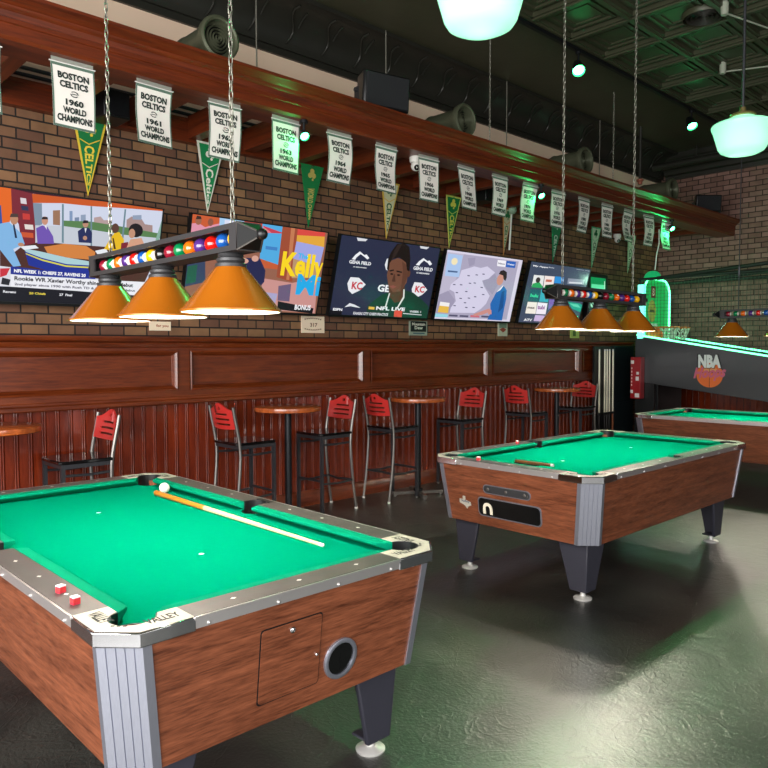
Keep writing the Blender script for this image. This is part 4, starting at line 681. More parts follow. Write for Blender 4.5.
for i, (x, w, fc, ec, word, wc, lab) in enumerate(PEN):
    L = .60; top = 3.33
    t = thing('hanging_pennant', lab, 'pennant', (x*.9912, 5.646, top), 0, 'felt pennants on the brick wall')
    def F(u, v, d): return (u*w*.5*(1-v), -d+.073*v, -v*L)
    m = MB(); m.col = lin(ec); m.hexa([F(-1, 0, 0), F(1, 0, 0), F(.4, .985, 0), F(-.4, .985, 0)], [F(-1, 0, .006), F(1, 0, .006), F(.4, .985, .006), F(-.4, .985, .006)])
    m.col = lin(fc); m.poly([F(-.86, .03, .0075), F(.86, .03, .0075), F(.0, .93, .0075)])
    m.col = lin(ec); m.poly([F(-.8, .285, .0085), F(-.05, .335, .0085), F(-.05, .35, .0085), F(-.8, .30, .0085)]); m.poly([F(.8, .26, .0085), F(.8, .275, .0085), F(-.05, .35, .0085), F(-.05, .335, .0085)])
    m.col = lin(wc); sz = w*.5
    put_text(m, word, lambda a, b: ((b-.5)*(.95*sz*(1-(.36+a*.5)))*1.05, -.0095+.073*(.36+a*.5), -(.36+a*.5)*L), 0, 0, 1, 1, .03)
    for k in range(4):                                    # clover badge: three leaves and a stalk
        a = PI/2+k*2*PI/3; r = .026 if k < 3 else .012
        c = (.026*math.cos(a), -.085+.026*math.sin(a)) if k < 3 else (.012, -.135)
        m.poly([(c[0]+r*math.cos(q*PI/5), -.0095+.073*(-(c[1]+r*math.sin(q*PI/5))/L), c[1]+r*math.sin(q*PI/5)) for q in range(10)])
    m.build('felt', M_print, t)
    if i == 5:
        m = MB(); m.sphere((.05, -.03, -.02), .055, 16, 12); m.build('ball_topper', mat('ball_topper', '#9fc0a4', .5), t)
        m = MB(); m.cyl((.05, -.02, -.06), (.06, .02, -.52), .012, 8); m.build('stick', M_white, t)
    else:
        m = MB(); m.cyl((0, -.012, -.012), (0, .004, -.012), .006, 8); m.build('pin', M_steel, t)

# ------------------------------------------------------------------ televisions
def tv(key, xc, label):
    th = math.atan2(.2, .775)
    t = thing('television', label, 'television', (xc, 5.60, 1.885), 0, 'flat televisions on the brick wall', th)
    W, H = 1.44, .80
    m = MB(); m.box(-W/2, W/2, .004, .045, -.012, H); m.box(-W/2, W/2, -.004, .004, -.014, .006); m.box(-W/2, W/2, -.004, .004, H-.009, H); m.box(-W/2, -W/2+.009, -.004, .004, 0, H); m.box(W/2-.009, W/2, -.004, .004, 0, H); m.box(-.35, .35, .045, .07, .1, .6)
    m.build('case', M_black, t)
    m = MB(); u0, u1, v0, v1 = .007, .993, .009, .988; m.col = (.02, .02, .025, 1)
    lay = [0]
    def Pp(u, v): return (-W/2+W*u, .003-lay[0]*.00004, H*v)
    def clip(pts):
        for ax, lim, sg in ((0, u0, 1), (0, u1, -1), (1, v0, 1), (1, v1, -1)):
            o = []
            for i in range(len(pts)):
                a, b = pts[i-1], pts[i]; ia = sg*(a[ax]-lim) >= 0; ib = sg*(b[ax]-lim) >= 0
                if ia != ib:
                    k = (lim-a[ax])/(b[ax]-a[ax]); o.append((a[0]+(b[0]-a[0])*k, a[1]+(b[1]-a[1])*k))
                if ib: o.append(b)
            pts = o
            if not pts: break
        return pts
    first = SCREENS[key][0]
    m.col = lin(first[1]); m.poly([Pp(*q) for q in ((u0, v0), (u1, v0), (u1, v1), (u0, v1))])
    for op in SCREENS[key]:
        lay[0] += 1; m.col = lin(op[1])
        if op[0] == 'p': pts = clip(op[2])
        elif op[0] == 'e': pts = clip([(op[2][0]+op[3][0]*math.cos(a*PI/9), op[2][1]+op[3][1]*math.sin(a*PI/9)) for a in range(18)])
        if op[0] in 'pe':
            if len(pts) > 2: m.poly([Pp(*q) for q in pts])
        else:
            b = op[3]
            if b[0] > u0-.02 and b[2] < 1.05: put_text(m, op[2], lambda a, c: Pp(min(max(a, u0), u1), c), *b, .035)
    m.build('screen', M_screen, t, recalc=False)
    m = MB(); m.box(-.2, .2, .07, .095, .2, .5); Mi = Matrix.Rotation(-th, 4, 'X')
    p = Vector((0, .09, .35)); q = Mi @ ((Matrix.Rotation(th, 4, 'X') @ p)+Vector((0, 5.715-5.60-(Matrix.Rotation(th, 4, 'X') @ p).y, 0)))
    m.cyl(p, q, .03, 10); m.build('wall_bracket', M_blackmetal, t)
tv('a', 2.02, 'television showing four hosts around a round desk by a river')
tv('b', 3.70, 'television with big yellow lettering on its screen')
tv('c', 5.29, 'television showing a man in a dark green shirt before a sponsor backdrop')
tv('d', 6.83, 'television showing a pale weather map and a presenter in blue')
tv('e', 8.43, 'television showing a menu of small app tiles')
t = thing('lit_sign', 'green lit sign box on brick behind the middle lamp', 'sign', (9.70, 5.60, 1.93), 0)
m = MB(); m.box(-.27, .27, 0, .10, 0, .72); m.build('case', M_black, t, bevel=.01)
m = MB(); m.col = lin('#0d8a4c'); m.poly([(-.22, -.002, .48), (.20, -.002, .48), (.20, -.002, .66), (-.22, -.002, .66)]); m.col = lin('#5fe0a0'); m.poly([(-.2, -.003, .50), (.16, -.003, .50), (.16, -.003, .56), (-.2, -.003, .56)]); m.col = lin('#bff0d4'); m.poly([(.16, -.003, .48), (.18, -.003, .48), (.18, -.003, .62), (.16, -.003, .62)])
m.col = lin('#a8f0c8'); put_text(m, 'S', lambda a, b: (-.22+.12*a, -.003, .22+.16*b), 0, 0, 1, 1, .04); m.build('lit_face', M_screen, t, recalc=False)

# small cards on the brick below the televisions
def card(x, z, w, hgt, col, label, deco, name='wall_card'):
    m = MB(); m.col = lin(col); m.box(x-w/2, x+w/2, 5.708, 5.72, z, z+hgt)
    deco(m, lambda a, b, d=.001: (x-w/2+w*a, 5.708-d, z+hgt*b)); tag(m.build(name, M_print), label, 'sign', 'small cards on the brick')
def ink(m, c): m.col = lin(c)
def d1(m, P):
    ink(m, '#7a5a48'); put_text(m, '317', lambda a, b: P(a, b), .36, .36, .68, .60, .03)
    for s, b in ((1, .8), (-1, .24)):
        for k in range(9): a = .12+.085*k; z = b+s*.07*math.sin(PI*(k+.5)/9); m.poly([P(a, z-.03), P(a+.055, z-.03), P(a+.055, z+.04), P(a, z+.04)])
def d2(m, P):
    ink(m, '#13221c'); m.poly([P(.06, .26), P(.94, .26), P(.94, .96), P(.06, .96)]); ink(m, '#e8ecd8'); put_text(m, 'Mountain', lambda a, b: P(a, b, .002), .14, .68, .88, .88, .03); put_text(m, 'Dew', lambda a, b: P(a, b, .002), .28, .42, .74, .64, .03)
    ink(m, '#4a6a70'); m.poly([P(.2, .1), P(.85, .1), P(.85, .2), P(.2, .2)])
def d3(m, P): ink(m, '#7f9c84'); m.poly([P(.1, .6), P(.9, .6), P(.9, .97), P(.1, .97)]); ink(m, '#a4503c'); m.poly([P(.12, .48), P(.5, .26), P(.88, .48), P(.5, .64)])
def d4(m, P): ink(m, '#5a7a3a'); m.poly([P(.25, .2), P(.6, .2), P(.6, .8), P(.25, .8)])
def d5(m, P): ink(m, '#a8563c'); put_text(m, 'for you', lambda a, b: P(a, b), .3, .3, .88, .7, .03)
card(4.465, 1.708, .285, .165, '#f2dcc2', 'cream card with small print under the yellow lettered television', d1)
card(5.975, 1.70, .29, .165, '#9aa694', 'dark green card with white words under the third television', d2)
card(7.545, 1.71, .19, .175, '#cfd6bc', 'pale card with red diamond under weather television', d3)
card(9.25, 1.70, .23, .135, '#b9cc6a', 'yellow green card under the middle lamp', d4)
card(2.845, 1.705, .19, .075, '#f0dcc0', 'small cream card behind the nearest lamp shades', d5)
# ------------------------------------------------------------------ up on the beam
for i, (x, lab) in enumerate(((2.76, 'round olive duct diffuser above the beam over the 1962 banner'), (5.43, 'round olive duct diffuser just right of the large loudspeaker'), (7.60, 'round olive duct diffuser above beam, third from left'), (9.86, 'green lit round duct diffuser at the far end of the beam'))):
    t = thing('duct_diffuser', lab, 'duct', (x, 4.56, 3.735), 0, 'round duct diffusers above the beam'); R = Matrix.Rotation(PI/2, 4, 'X')
    m = MB(); m.lathe([(.10, -.06), (.118, -.04), (.122, 0), (.135, .008), (.152, 0), (.156, -.02), (.15, -.05), (.125, -.065), (.122, -.12)], R, 36); m.build('flange', M_duct, t)
    m = MB(); m.lathe([(.122, -.10), (.122, -.40), (.128, -.41), (.128, -.43), (.12, -.44), (.10, -.56), (.095, -.62), (.095, -1.155)], R, 28); m.build('barrel', M_duct, t)
    m = MB()
    for r in (.022, .044, .066, .088): m.lathe([(r-.006, -.035), (r, -.015), (r+.007, -.035)], R, 28)
    m.lathe([(0, -.02), (.008, -.02), (.010, -.05)], R, 12); m.mi = 1; m.lathe([(0, -.058), (.11, -.058)], R, 24); m.build('ring_grille', [M_duct, M_black], t)
def speaker(label, loc, rz, tilt, s=1.0):
    t = thing('loudspeaker', label, 'speaker', loc, rz, 'black loudspeakers')
    R = Matrix.Translation((0, 0, .155*s)) @ Matrix.Rotation(tilt, 4, 'X') @ Matrix.Scale(s, 4)
    m = MB(); pts = [(-.19, -.10), (.19, -.10), (.20, -.08), (.14, .12), (-.14, .12), (-.20, -.08)]
    m.hexa([R @ Vector((a, b, -.125)) for a, b in pts], [R @ Vector((a, b, .125)) for a, b in pts]); m.build('cabinet', M_black, t, bevel=.012)
    m = MB(); m.hexa([R @ Vector((a, -.101, b)) for a, b in ((-.18, -.115), (.18, -.115), (.18, .115), (-.18, .115))], [R @ Vector((a, -.112, b)) for a, b in ((-.175, -.11), (.175, -.11), (.175, .11), (-.175, .11))]); m.build('grille', mat('speaker_grille', '#15161a', .7, bump=.3, bscale=300), t)
    m = MB()
    for q in (-1, 1): m.box(q*.208*s-.005, q*.208*s+.005, -.03, .03, 0, .17*s); m.cyl((q*.20*s, 0, .15*s), (q*.225*s, 0, .15*s), .018, 10)
    m.box(-.21*s, .21*s, -.03, .03, 0, .008); m.build('bracket', M_gunmetal, t)
speaker('large black loudspeaker standing on the beam over the 1964 banner', (4.32, 4.57, 3.54), -.22, .10, 1.14)
speaker('black loudspeaker on the far end of the beam by brick wall', (10.93, 4.56, 3.54), -.75, .12, .95)
for hx, lab in ((2.33, 'black box speaker under the rafters left of the 1961 banner'), (6.77, 'black box speaker under rafters above the weather television')):
  t = thing('hanging_speaker', lab, 'speaker', (hx, 5.42, 3.28), 0, 'box speakers under the rafters')
  m = MB(); m.box(-.10, .10, -.12, .12, -.02, .18); m.build('cabinet', M_black, t, bevel=.008); m = MB(); m.box(-.085, .085, -.128, -.12, -.005, .165); m.build('grille', M_blackmetal, t); m = MB(); m.box(-.02, .02, .12, .24, .06, .10); m.build('bracket', M_gunmetal, t)
def cctv(label, loc):
    t = thing('mounted_security_camera', label, 'camera', loc, 0, 'white turret security cameras')
    m = MB(); m.lathe([(0, 0), (.055, 0), (.058, -.01), (.056, -.045), (.048, -.055), (0, -.055)], None, 24); m.build('base', M_white, t)
    m = MB(); m.sphere((0, -.005, -.085), .047, 20, 14); m.build('turret', M_white, t)
    m = MB(); Mx = Matrix.Translation((0, -.005, -.085)) @ Matrix.Rotation(-.6, 4, 'Z') @ Matrix.Rotation(PI/2+.5, 4, 'X'); m.lathe([(.026, .036), (.026, .049), (.02, .051), (.014, .046), (0, .046)], Mx, 18); m.build('lens', M_blackgloss, t)
cctv('white security camera under the beam left of the 1966 banner', (4.845, 4.665, 3.302))
cctv('white security camera behind far banners near the wall', (10.35, 5.665, 3.302))
# green spot lamps under the beam and on the ceiling track
def spotlight(o_name, loc, target, watts, col, angle, blend=.4, size=.04):
    l = bpy.data.lights.new(o_name, 'SPOT'); l.energy = watts; l.color = col; l.spot_size = angle; l.spot_blend = blend; l.shadow_soft_size = size
    o = bpy.data.objects.new(o_name, l); C.objects.link(o); o.location = loc
    o.rotation_euler = (Vector(target)-Vector(loc)).to_track_quat('-Z', 'Y').to_euler(); return o
GREEN = (.02, 1, .22)
def lamp_head(name, label, cat, group, base, drop, target, r=.045, ln=.11, watts=60, angle=1.6, omni=False):
    t = thing(name, label, cat, base, 0, group)
    c = Vector((0, 0, -drop)); d = (Vector(target)-(Vector(base)+c)).normalized(); Mx = Matrix.Translation(c) @ d.to_track_quat('Z', 'Y').to_matrix().to_4x4()
    m = MB(); m.lathe([(0, -ln*.7), (r*.6, -ln*.65), (r*.8, -ln*.3), (r, ln*.3), (r*.92, ln*.3), (r*.85, ln*.1), (0, ln*.1)], Mx, 20); m.build('housing', M_black, t)
    m = MB(); m.lathe([(0, ln*.14), (r*.84, ln*.14), (r*.7, ln*.24), (0, ln*.29)], Mx, 20); m.build('lens', M_greenlens, t)
    m = MB(); m.cyl((0, 0, 0), c, .010, 8); m.lathe([(.03, 0), (.03, -.025), (0, -.025)], None, 12); m.build('stem', M_blackmetal, t)
    lo = spotlight('green_spot_light', Vector(base)+c+d*(ln*.45), target, watts, GREEN, angle)
    if omni:
        l = bpy.data.lights.new('green_lamp_light', 'POINT'); l.energy = watts; l.color = GREEN; l.shadow_soft_size = .03; lo.data = l
lamp_head('green_spot_lamp', 'green spot lamp under the beam beside the 1963 banner', 'spot lamp', 'green lamps under the beam', (3.455, 4.515, 3.302), .115, (3.0, 2.6, 1.2), .038, .07, 4.5, 2.6, True)
lamp_head('green_spot_lamp', 'green spot lamp under beam in the middle of the banner row', 'spot lamp', 'green lamps under the beam', (6.62, 4.515, 3.302), .115, (6.0, 2.4, 1.0), .038, .07, 4.5, 2.6, True)
lamp_head('green_spot_lamp', 'green spot lamp at far end of the banner row', 'spot lamp', 'green lamps under the beam', (9.72, 4.515, 3.302), .115, (9.0, 2.6, 1.2), .038, .07, 6, 2.6, True)
m = MB(); m.box(2.5, 11.4, 4.12, 4.16, 4.60, 4.635)
for x in (3, 5, 7, 9, 11): m.cyl((x, 4.14, 4.63), (x, 4.14, 4.70), .012, 8)
tag(m.build('light_track', M_blackmetal), 'long dark track rail under the tin ceiling', 'light track')
for x, tx, lab in ((4.1, 1.9, 'green track lamp at the top edge left of the big globe'), (6.72, 5.0, 'green track lamp on the ceiling rail between long lamp chains'), (9.42, 8.3, 'green track lamp on ceiling rail left of the mint globe lamp')):
    lamp_head('track_spot_lamp', lab, 'spot lamp', 'green lamps on the ceiling track', (x, 4.14, 4.605), .17, (tx, 2.6, 1.7), .068, .16, 75, 1.15)
# schoolhouse pendants
def globe_mat():
    m = bpy.data.materials.new('opal_glass'); m.use_nodes = True; n = m.node_tree.nodes; l = m.node_tree.links
    b = n['Principled BSDF']; tr = n.new('ShaderNodeBsdfTranslucent'); mx = n.new('ShaderNodeMixShader'); ad = n.new('ShaderNodeEmission'); a2 = n.new('ShaderNodeAddShader')
    tr.inputs['Color'].default_value = lin('#c8ffe6'); b.inputs['Base Color'].default_value = lin('#d8f5ea'); b.inputs['Roughness'].default_value = .15
    ad.inputs['Color'].default_value = lin('#44e8aa'); ad.inputs['Strength'].default_value = .24
    mx.inputs['Fac'].default_value = .55; l.new(tr.outputs[0], mx.inputs[1]); l.new(b.outputs[0], mx.inputs[2])
    l.new(mx.outputs[0], a2.inputs[0]); l.new(ad.outputs[0], a2.inputs[1]); l.new(a2.outputs[0], n['Material Output'].inputs['Surface']); return m
M_opal = globe_mat()
for x, y, lab in ((2.50, 2.02, 'large glowing opal globe lamp cut off at the top edge'), (5.40, 2.01, 'mint glowing opal globe lamp on a rod near right edge')):
    t = thing('schoolhouse_pendant', lab, 'pendant lamp', (x, y, 2.905), 0, 'opal schoolhouse pendant lamps')
    m = MB(); m.lathe([(0, 0), (.06, .003), (.11, .012), (.142, .028), (.158, .052), (.178, .12), (.192, .168), (.202, .190), (.204, .203), (.196, .214), (.17, .225), (.12, .240), (.088, .252), (.078, .262), (.078, .275)], None, 48); m.build('glass_shade', M_opal, t)
    m = MB(); m.lathe([(.08, .262), (.086, .270), (.084, .282), (.05, .295), (.022, .30), (.02, .33), (0, .33)], None, 24); m.build('fitter', mat('brass_fitter', '#8a7a4c', .35, .7), t)
    m = MB(); m.cyl((0, 0, .32), (0, 0, ZC-.04-2.88), .010, 10); m.lathe([(0, ZC-.06-2.88), (.06, ZC-.055-2.88), (.065, ZC-.03-2.88)], None, 20); m.build('stem', M_gunmetal, t)
    l = bpy.data.lights.new('pendant_bulb', 'POINT'); l.energy = .75; l.color = (1, .93, .82); l.shadow_soft_size = .05
    o = bpy.data.objects.new('pendant_bulb', l); C.objects.link(o); o.location = (x, y, 3.0)
# hangers that hold the beam
for x, y, z1, kind, lab in ((8.28, 4.60, 4.70, 0, 'support chain from ceiling to beam right of third diffuser'), (5.87, 4.62, 4.70, 0, 'support chain from the ceiling to beam below the big globe'), (7.04, 5.29, 4.40, 1, 'thin support rod beside the chain over the beam'), (5.07, 5.29, 4.40, 1, 'thin support rod behind the large loudspeaker'), (9.15, 5.29, 4.42, 1, 'thin faint support rod left of the chain near third diffuser'), (3.55, 5.29, 4.40, 1, 'thin support rod over the leftmost duct diffuser')):
    m = MB()
    if kind == 0: chain(m, x, y, 3.545, z1-.01)
    else: m.cyl((x, y, 3.52), (x, y, 4.69), .007, 8)
    tag(m.build('support_chain' if kind == 0 else 'support_rod', M_chain), lab, 'chain' if kind == 0 else 'rod', 'beam hangers')
# conduits
M_greypipe = mat('grey_pipe', '#a8ad9c', .5)
m = MB()
for z, y in ((3.55, 5.707), (3.60, 5.707)): m.tube([(X0+.1, y, z), (X1-.2, y, z)], .014, 8)
tag(m.build('conduit_pair', M_gunmetal), 'pair of conduit pipes running along the wall above the ledger', 'pipe')
for p0, p1, lab in (((8.35, 3.33, 4.60), (8.9, 2.2, 4.60), 'thin conduit from the junction box behind the mint globe'), ((6.91, 2.75, 4.60), (8.3, 2.4, 4.60), 'thin conduit at the top right corner with small green lit box')):
    t = thing('ceiling_conduit', lab, 'pipe', p0, 0, 'ceiling conduits'); a = Vector(p1)-Vector(p0)
    m = MB(); m.cyl((0, 0, 0), a, .008, 8); m.build('pipe', M_greypipe, t); m = MB(); m.lathe([(0, -.02), (.03, -.02), (.035, .02), (.035, .1), (0, .1)], None, 16); m.build('junction_box', M_greypipe, t)
t = thing('ceiling_vent', 'round ceiling vent at top right between tin coffers', 'vent', (6.98, 2.96, 4.64), 0)
m = MB(); m.lathe([(.19, 0), (.20, .02), (.20, .05)], None, 32); m.build('frame', M_tin, t); m = MB()
for r in (.04, .08, .12, .16): m.lathe([(r-.02, .03), (r, 0), (r+.004, .03)], None, 32)
m.build('louvres', M_tin2, t)
m = MB(); m.tube([(11.35, 5.6, 4.46), (11.35, -3, 4.46)], .055, 12)
for y in (4.9, 3.0, 1.0): m.cyl((11.35, y, 4.46), (11.35, y, 4.69), .012, 8)
tag(m.build('ceiling_pipe', M_tin2), 'dark pipe along the ceiling by the right brick wall', 'pipe')
t = thing('sprinkler_drop', 'small sprinkler on a drop pipe at far end of the beam', 'sprinkler', (9.75, 5.0, 4.66), 0)
m = MB(); m.cyl((0, 0, 0), (0, 0, -.72), .022, 10); m.build('pipe', M_tin2, t); m = MB(); m.lathe([(.02, -.72), (.05, -.735), (.05, -.75), (.03, -.77), (.03, -.80), (.0, -.80)], None, 16); m.build('head', mat('copper_head', '#b8705a', .4, .3), t)

# ------------------------------------------------------------------ basketball arcade game
t = thing('basketball_arcade_game', 'basketball arcade game with green light strips and black net', 'arcade game', (10.30, 4.0, 0), 0)
AX = .95
def G(x, y, z): return (x, y-4.0, z)
for x0, x1 in ((0, .05), (AX-.05, AX)):
    m = MB(); pts = [(5.32, 1.742), (2.70, 1.308), (2.70, .75), (5.32, 1.055)]
    m.hexa([G(x0, y, z) for y, z in pts], [G(x1, y, z) for y, z in pts]); sp = m.build('side_panel', M_panelgrey, t, bevel=.006)
    m = MB(); m.hexa([G(x0, 5.30, 1.742), G(x1, 5.30, 1.742), G(x1, 2.70, 1.310), G(x0, 2.70, 1.310)], [G(x0, 5.30, 1.762), G(x1, 5.30, 1.762), G(x1, 2.70, 1.330), G(x0, 2.70, 1.330)]); m.build('light_strip', M_led, sp)
    if x0 == 0:
        m = MB(); X = -.004; P = lambda a, b, d=0: G(X-d, 4.365-a*.315, 1.275+b*.185)
        m.col = lin('#ef7638'); cx, cz, r = 4.205, 1.175, .175
        m.poly([G(X, cy_, cz_) for cy_, cz_ in [(cx+r*1.05*math.cos(q*PI/14), cz+r*math.sin(q*PI/14)) for q in range(28)]])
        m.col = lin('#7a2f20'); m.poly([G(X-.001, cx+.004, cz-r), G(X-.001, cx-.004, cz-r), G(X-.001, cx-.004, cz+r), G(X-.001, cx+.004, cz+r)]); m.poly([G(X-.001, cx+r, cz+.03), G(X-.001, cx-r, cz+.03), G(X-.001, cx-r, cz+.038), G(X-.001, cx+r, cz+.038)])
        m.col = lin('#eda26a'); m.poly([G(X-.001, cx+.08, cz+.05), G(X-.001, cx-.1, cz+.05), G(X-.001, cx-.1, cz+.09), G(X-.001, cx+.08, cz+.09)])
        m.col = lin('#d86a88'); put_text(m, 'Hoops', lambda a, b: G(X-.003, 4.43-a*.45, 1.075+b*.20+a*.03), 0, 0, 1, 1, .04, .3)
        m.col = lin('#101112'); put_text(m, 'NBA', lambda a, b: P(a, b, .003), -.05, -.05, 1.05, 1.05, .05)
        m.col = lin('#f2f4f2'); put_text(m, 'NBA', lambda a, b: P(a, b, .004), 0, 0, 1, 1, .06); m.build('logo', M_print, sp, recalc=False)
m = MB(); m.hexa([G(.05, 5.30, 1.60), G(AX-.05, 5.30, 1.60), G(AX-.05, 2.72, 1.17), G(.05, 2.72, 1.17)], [G(.05, 5.30, 1.64), G(AX-.05, 5.30, 1.64), G(AX-.05, 2.72, 1.21), G(.05, 2.72, 1.21)]); m.build('ball_ramp', mat('green_ramp', '#1d7a48', .5), t)
def arch(w, h, r, k=8): return [(-w/2, 0), (w/2, 0)]+[(w/2-r+r*math.cos(q*PI/2/k), h-r+r*math.sin(q*PI/2/k)) for q in range(k+1)]+[(-w/2+r+r*math.cos(PI/2+q*PI/2/k), h-r+r*math.sin(PI/2+q*PI/2/k)) for q in range(k+1)]
m = MB(); m.prism(arch(.82, .93, .22), lambda u, v, d: G(AX/2+u, 5.26-d, 1.66+v), 0, .03); bd = m.build('backboard', M_ledgreen, t)
m = MB(); a = arch(.85, .95, .23); m.tube([G(AX/2+u, 5.22, 1.655+v) for u, v in a[1:]+a[:1]], .014, 8); m.build('light_outline', M_led, bd)
m = MB(); m.box(-.02, .07, 1.20, 1.28, 1.70, 2.50); m.build('light_pillar', M_ledcyan, t)
m = MB(); Q = lambda u, v, d=.032: G(AX/2+u, 5.26-d, 1.66+v)
m.col = lin('#7a1c20'); m.poly([Q(-.17, .66), Q(-.03, .66), Q(-.03, .84), Q(-.17, .84)]); m.col = lin('#e8b8a8'); put_text(m, '8', lambda p, q: Q(-.14+.08*p, .69+.12*q, .034), 0, 0, 1, 1, .03)
m.col = lin('#b3a44a'); m.poly([Q(-.14+.13*math.cos(q*PI/10), .46+.17*math.sin(q*PI/10)) for q in range(20)]); m.col = lin('#5a5a2c'); m.poly([Q(-.22, .44, .034), Q(-.06, .44, .034), Q(-.06, .48, .034), Q(-.22, .48, .034)])
m.col = lin('#e8fbf2'); m.poly([Q(-.31, .03), Q(.05, .03), Q(.05, .27), Q(-.31, .27)]); m.col = lin('#18a878'); m.poly([Q(-.26, .06, .034), Q(0, .06, .034), Q(0, .23, .034), Q(-.26, .23, .034)]); m.build('decals', M_print, bd, recalc=False)
for x in (.30, .68):
    m = MB(); R = .175; c = G(x, 4.98, 1.865); m.tube([(c[0]+R*math.cos(q*PI/14), c[1]+R*math.sin(q*PI/14), c[2]) for q in range(28)], .011, 8, closed=True); m.box(c[0]-.04, c[0]+.04, c[1]+R, c[1]+.25, c[2]-.02, c[2]+.01); rim = m.build('hoop', M_orange, t)
    m = MB()
    for q in range(12):
        for s in (-1, 1):
            a0 = q*PI/6; m.tube([(c[0]+R*math.cos(a0), c[1]+R*math.sin(a0), c[2]), (c[0]+R*.8*math.cos(a0+s*PI/12), c[1]+R*.8*math.sin(a0+s*PI/12), c[2]-.09), (c[0]+R*.62*math.cos(a0+s*PI/6), c[1]+R*.62*math.sin(a0+s*PI/6), c[2]-.18)], .007, 5)
    m.build('hoop_net', M_white, rim)
m = MB()
for x in (0.02, AX-.02):
    m.tube([G(x, 5.28, 2.58), G(x, 2.72, 2.58)], .022, 8); m.tube([G(x, 5.0, 2.58), G(x, 2.72, 2.72)], .028, 8)
    for y in (5.26, 2.75): m.tube([G(x, y, 1.3 if y < 3 else 1.74), G(x, y, 2.6)], .02, 8)
for y in (5.28, 2.72): m.tube([G(0.02, y, 2.58), G(AX-.02, y, 2.58)], .022, 8)
m.build('cage_frame', mat('cage_green_black', '#16211a', .5), t)
m = MB(); s = .05; y = 2.74
while y < 5.2: z0 = 1.742+(y-5.32)*.1656; m.box(.016, .020, y-4.0-.0022, y-4.0+.0022, z0, 2.58); y += s
z = 1.35
while z < 2.58:
    yl = min(5.2, 5.32+(z-1.742)/.1656); m.box(.016, .020, -1.28, yl-4.0, z-.0022, z+.0022); z += s
m.build('side_net', M_net, t)
m = MB()
for x in (0, AX-.09):
    for y0, y1, h in ((5.02, 5.32, 1.04), (2.74, 2.94, .78)): m = MB(); m.box(x+.01, x+.08, y0-4.0, y1-4.0, 0, h); m.build('leg', M_black, t)
m = MB(); m.box(.1, AX-.1, 1.0, 1.3, .1, 1.2); m.build('stand', M_black, t)
m = MB(); m.lathe([(.12, 0), (.13, .02), (.12, .03), (.11, .06), (.07, .10), (0, .115)], Matrix.Translation(G(.18, 5.15, 2.60)), 20); m.build('beacon', mat('beacon_green', '#1a8a50', .2, emit='#1aa060', es=.6), t)
m = MB(); m.sphere((0, 0, 0), .12, 24, 16); tag(m.build('basketball', M_orange, loc=(10.47, 5.10, 1.745)), 'orange basketball at top of the arcade ramp beneath the hoops', 'ball')
m = MB(); m.tube([(10.35, 5.0, 3.30), (10.40, 5.02, 3.1), (10.53, 5.12, 2.95), (10.55, 5.15, 2.73)], .010, 6); tag(m.build('power_cable', M_white), 'white power cable dropping from beam to arcade game', 'cable')
t = thing('red_dispenser', 'narrow red box with white stickers on side of the arcade game', 'dispenser', (10.235, 5.25, .80), 0)
m = MB(); m.box(-.062, .064, -.085, .075, 0, .62); b_ = m.build('case', M_redbox, t, bevel=.006)
m = MB(); m.col = lin('#f0e6e4')
for y0, y1, z0, z1 in ((.02, .07, .52, .57), (-.06, -.02, .36, .40), (-.06, -.01, .27, .33), (-.07, .0, .02, .08), (.03, .07, .08, .13)): m.poly([(-.0635, y1, z0), (-.0635, y0, z0), (-.0635, y0, z1), (-.0635, y1, z1)])
for k in range(6): m.poly([(-.0635, .06, .19+k*.05), (-.0635, .045, .19+k*.05), (-.0635, .045, .215+k*.05), (-.0635, .06, .215+k*.05)])
m.build('stickers', M_print, t, recalc=False)
t = thing('black_cabinet', 'tall plain black cabinet between the cue rack and arcade game', 'cabinet', (10.20, 5.50, 0), 0)
m = MB(); m.box(-.21, .40, .01, .19, 0, 1.59); m.build('body', M_cabblack, t, bevel=.004); m = MB(); m.box(-.20, .39, -.006, .01, .02, .74); m.box(-.20, .39, -.006, .01, .752, 1.575); m.build('door', M_cabblack, t, bevel=.003)
t = thing('cue_rack', 'black cue rack with pale cues at the end of the panelling', 'cue rack', (9.72, 5.50, 0), 0)
m = MB(); m.box(-.28, .245, .0, .03, 0, 1.58); m.build('back_board', M_black, t); m = MB(); m.box(-.28, .245, -.085, .0, .0, .09); m.build('base_shelf', M_black, t)
m = MB(); m.box(-.28, .245, -.062, -.052, .585, .615); m.box(-.28, -.27, -.06, 0, .585, .615); m.box(.235, .245, -.06, 0, .585, .615); m.build('holding_bar', M_black, t)
for x, b, lab in ((9.535, '#16110f', 'pale cue alone at left of the wall rack'), (9.69, '#16110f', 'second pale cue from left in the wall rack'), (9.755, '#16110f', 'third pale cue from left in the wall rack'), (9.825, '#16110f', 'fourth pale cue from left in the wall rack'), (9.925, '#8a4a24', 'pale cue with reddish butt at right of the wall rack')):
    cue('rack_cue', lab, (x, 5.468, .094), (x+.004, 5.478, 1.535), .0150, .0075 if 0 else .012, 'cues standing in the wall rack', b, '#fff4d8')
# beadboard on the right wall behind the arcade game
mb = MB(); pts = []; y = -3.3
while y < 5.6: pts += [(11.81, y), (11.81, y+.075), (11.83, y+.08), (11.83, y+.098)]; y += .1
mb.rings([[(a, b, z) for a, b in pts] for z in (0, 1.1)], False, False, False); struct(mb.build(tn(), M_bead))

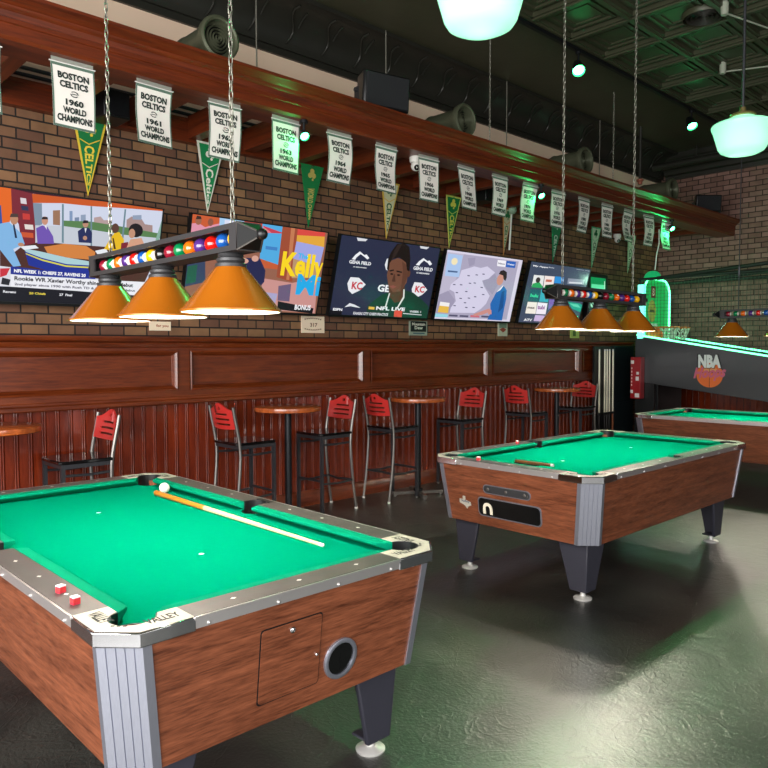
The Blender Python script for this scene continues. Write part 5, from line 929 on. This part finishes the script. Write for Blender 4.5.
# ------------------------------------------------------------------ camera and light
f_, pit, rol, yaw, hh = 724.8, .04782, -.00207, .8101, 1.544
d = Vector((math.cos(yaw)*math.cos(pit), math.sin(yaw)*math.cos(pit), -math.sin(pit))); r = Vector((math.sin(yaw), -math.cos(yaw), 0)); u = r.cross(d)
r2 = r*math.cos(rol)+u*math.sin(rol); u2 = u*math.cos(rol)-r*math.sin(rol)
cd = bpy.data.cameras.new('camera'); cam = bpy.data.objects.new('camera', cd); C.objects.link(cam)
cd.sensor_width = 36; cd.lens = 36*f_/768; cd.clip_start = .05; cd.clip_end = 100
Mc = Matrix((r2, u2, -d)).transposed().to_4x4(); Mc.translation = Vector((0, 0, hh)); cam.matrix_world = Mc
bpy.context.scene.camera = cam
def area(name, loc, target, sx, sy, watts, col):
    l = bpy.data.lights.new(name, 'AREA'); l.shape = 'RECTANGLE'; l.size = sx; l.size_y = sy; l.energy = watts; l.color = col
    o = bpy.data.objects.new(name, l); C.objects.link(o); o.location = loc; o.rotation_euler = (Vector(target)-Vector(loc)).to_track_quat('-Z', 'Y').to_euler(); return o
l = bpy.data.lights.new('hoop_fill_light', 'POINT'); l.energy = 7; l.color = (.5, 1, .7); l.shadow_soft_size = .08; o = bpy.data.objects.new('hoop_fill_light', l); C.objects.link(o); o.location = (10.78, 4.55, 2.2)  # added fill light to brighten the hoops, no fixture belongs to it
area('storefront_daylight', (-2.4, 1.2, 2.0), (4, 2.6, .9), 5.5, 2.6, 430, (1, .98, .96))
area('front_daylight', (1.0, -3.2, 2.2), (2.2, 4, 1.2), 4.5, 2.6, 140, (1, .97, .93))
w = bpy.data.worlds.new('world'); bpy.context.scene.world = w; w.use_nodes = True
w.node_tree.nodes['Background'].inputs['Color'].default_value = (.9, .95, 1, 1); w.node_tree.nodes['Background'].inputs['Strength'].default_value = .15
s = bpy.context.scene; s.view_settings.view_transform = 'Standard'; s.view_settings.look = 'None'; s.view_settings.exposure = .35; s.view_settings.gamma = 1; s.view_settings.use_curve_mapping = False
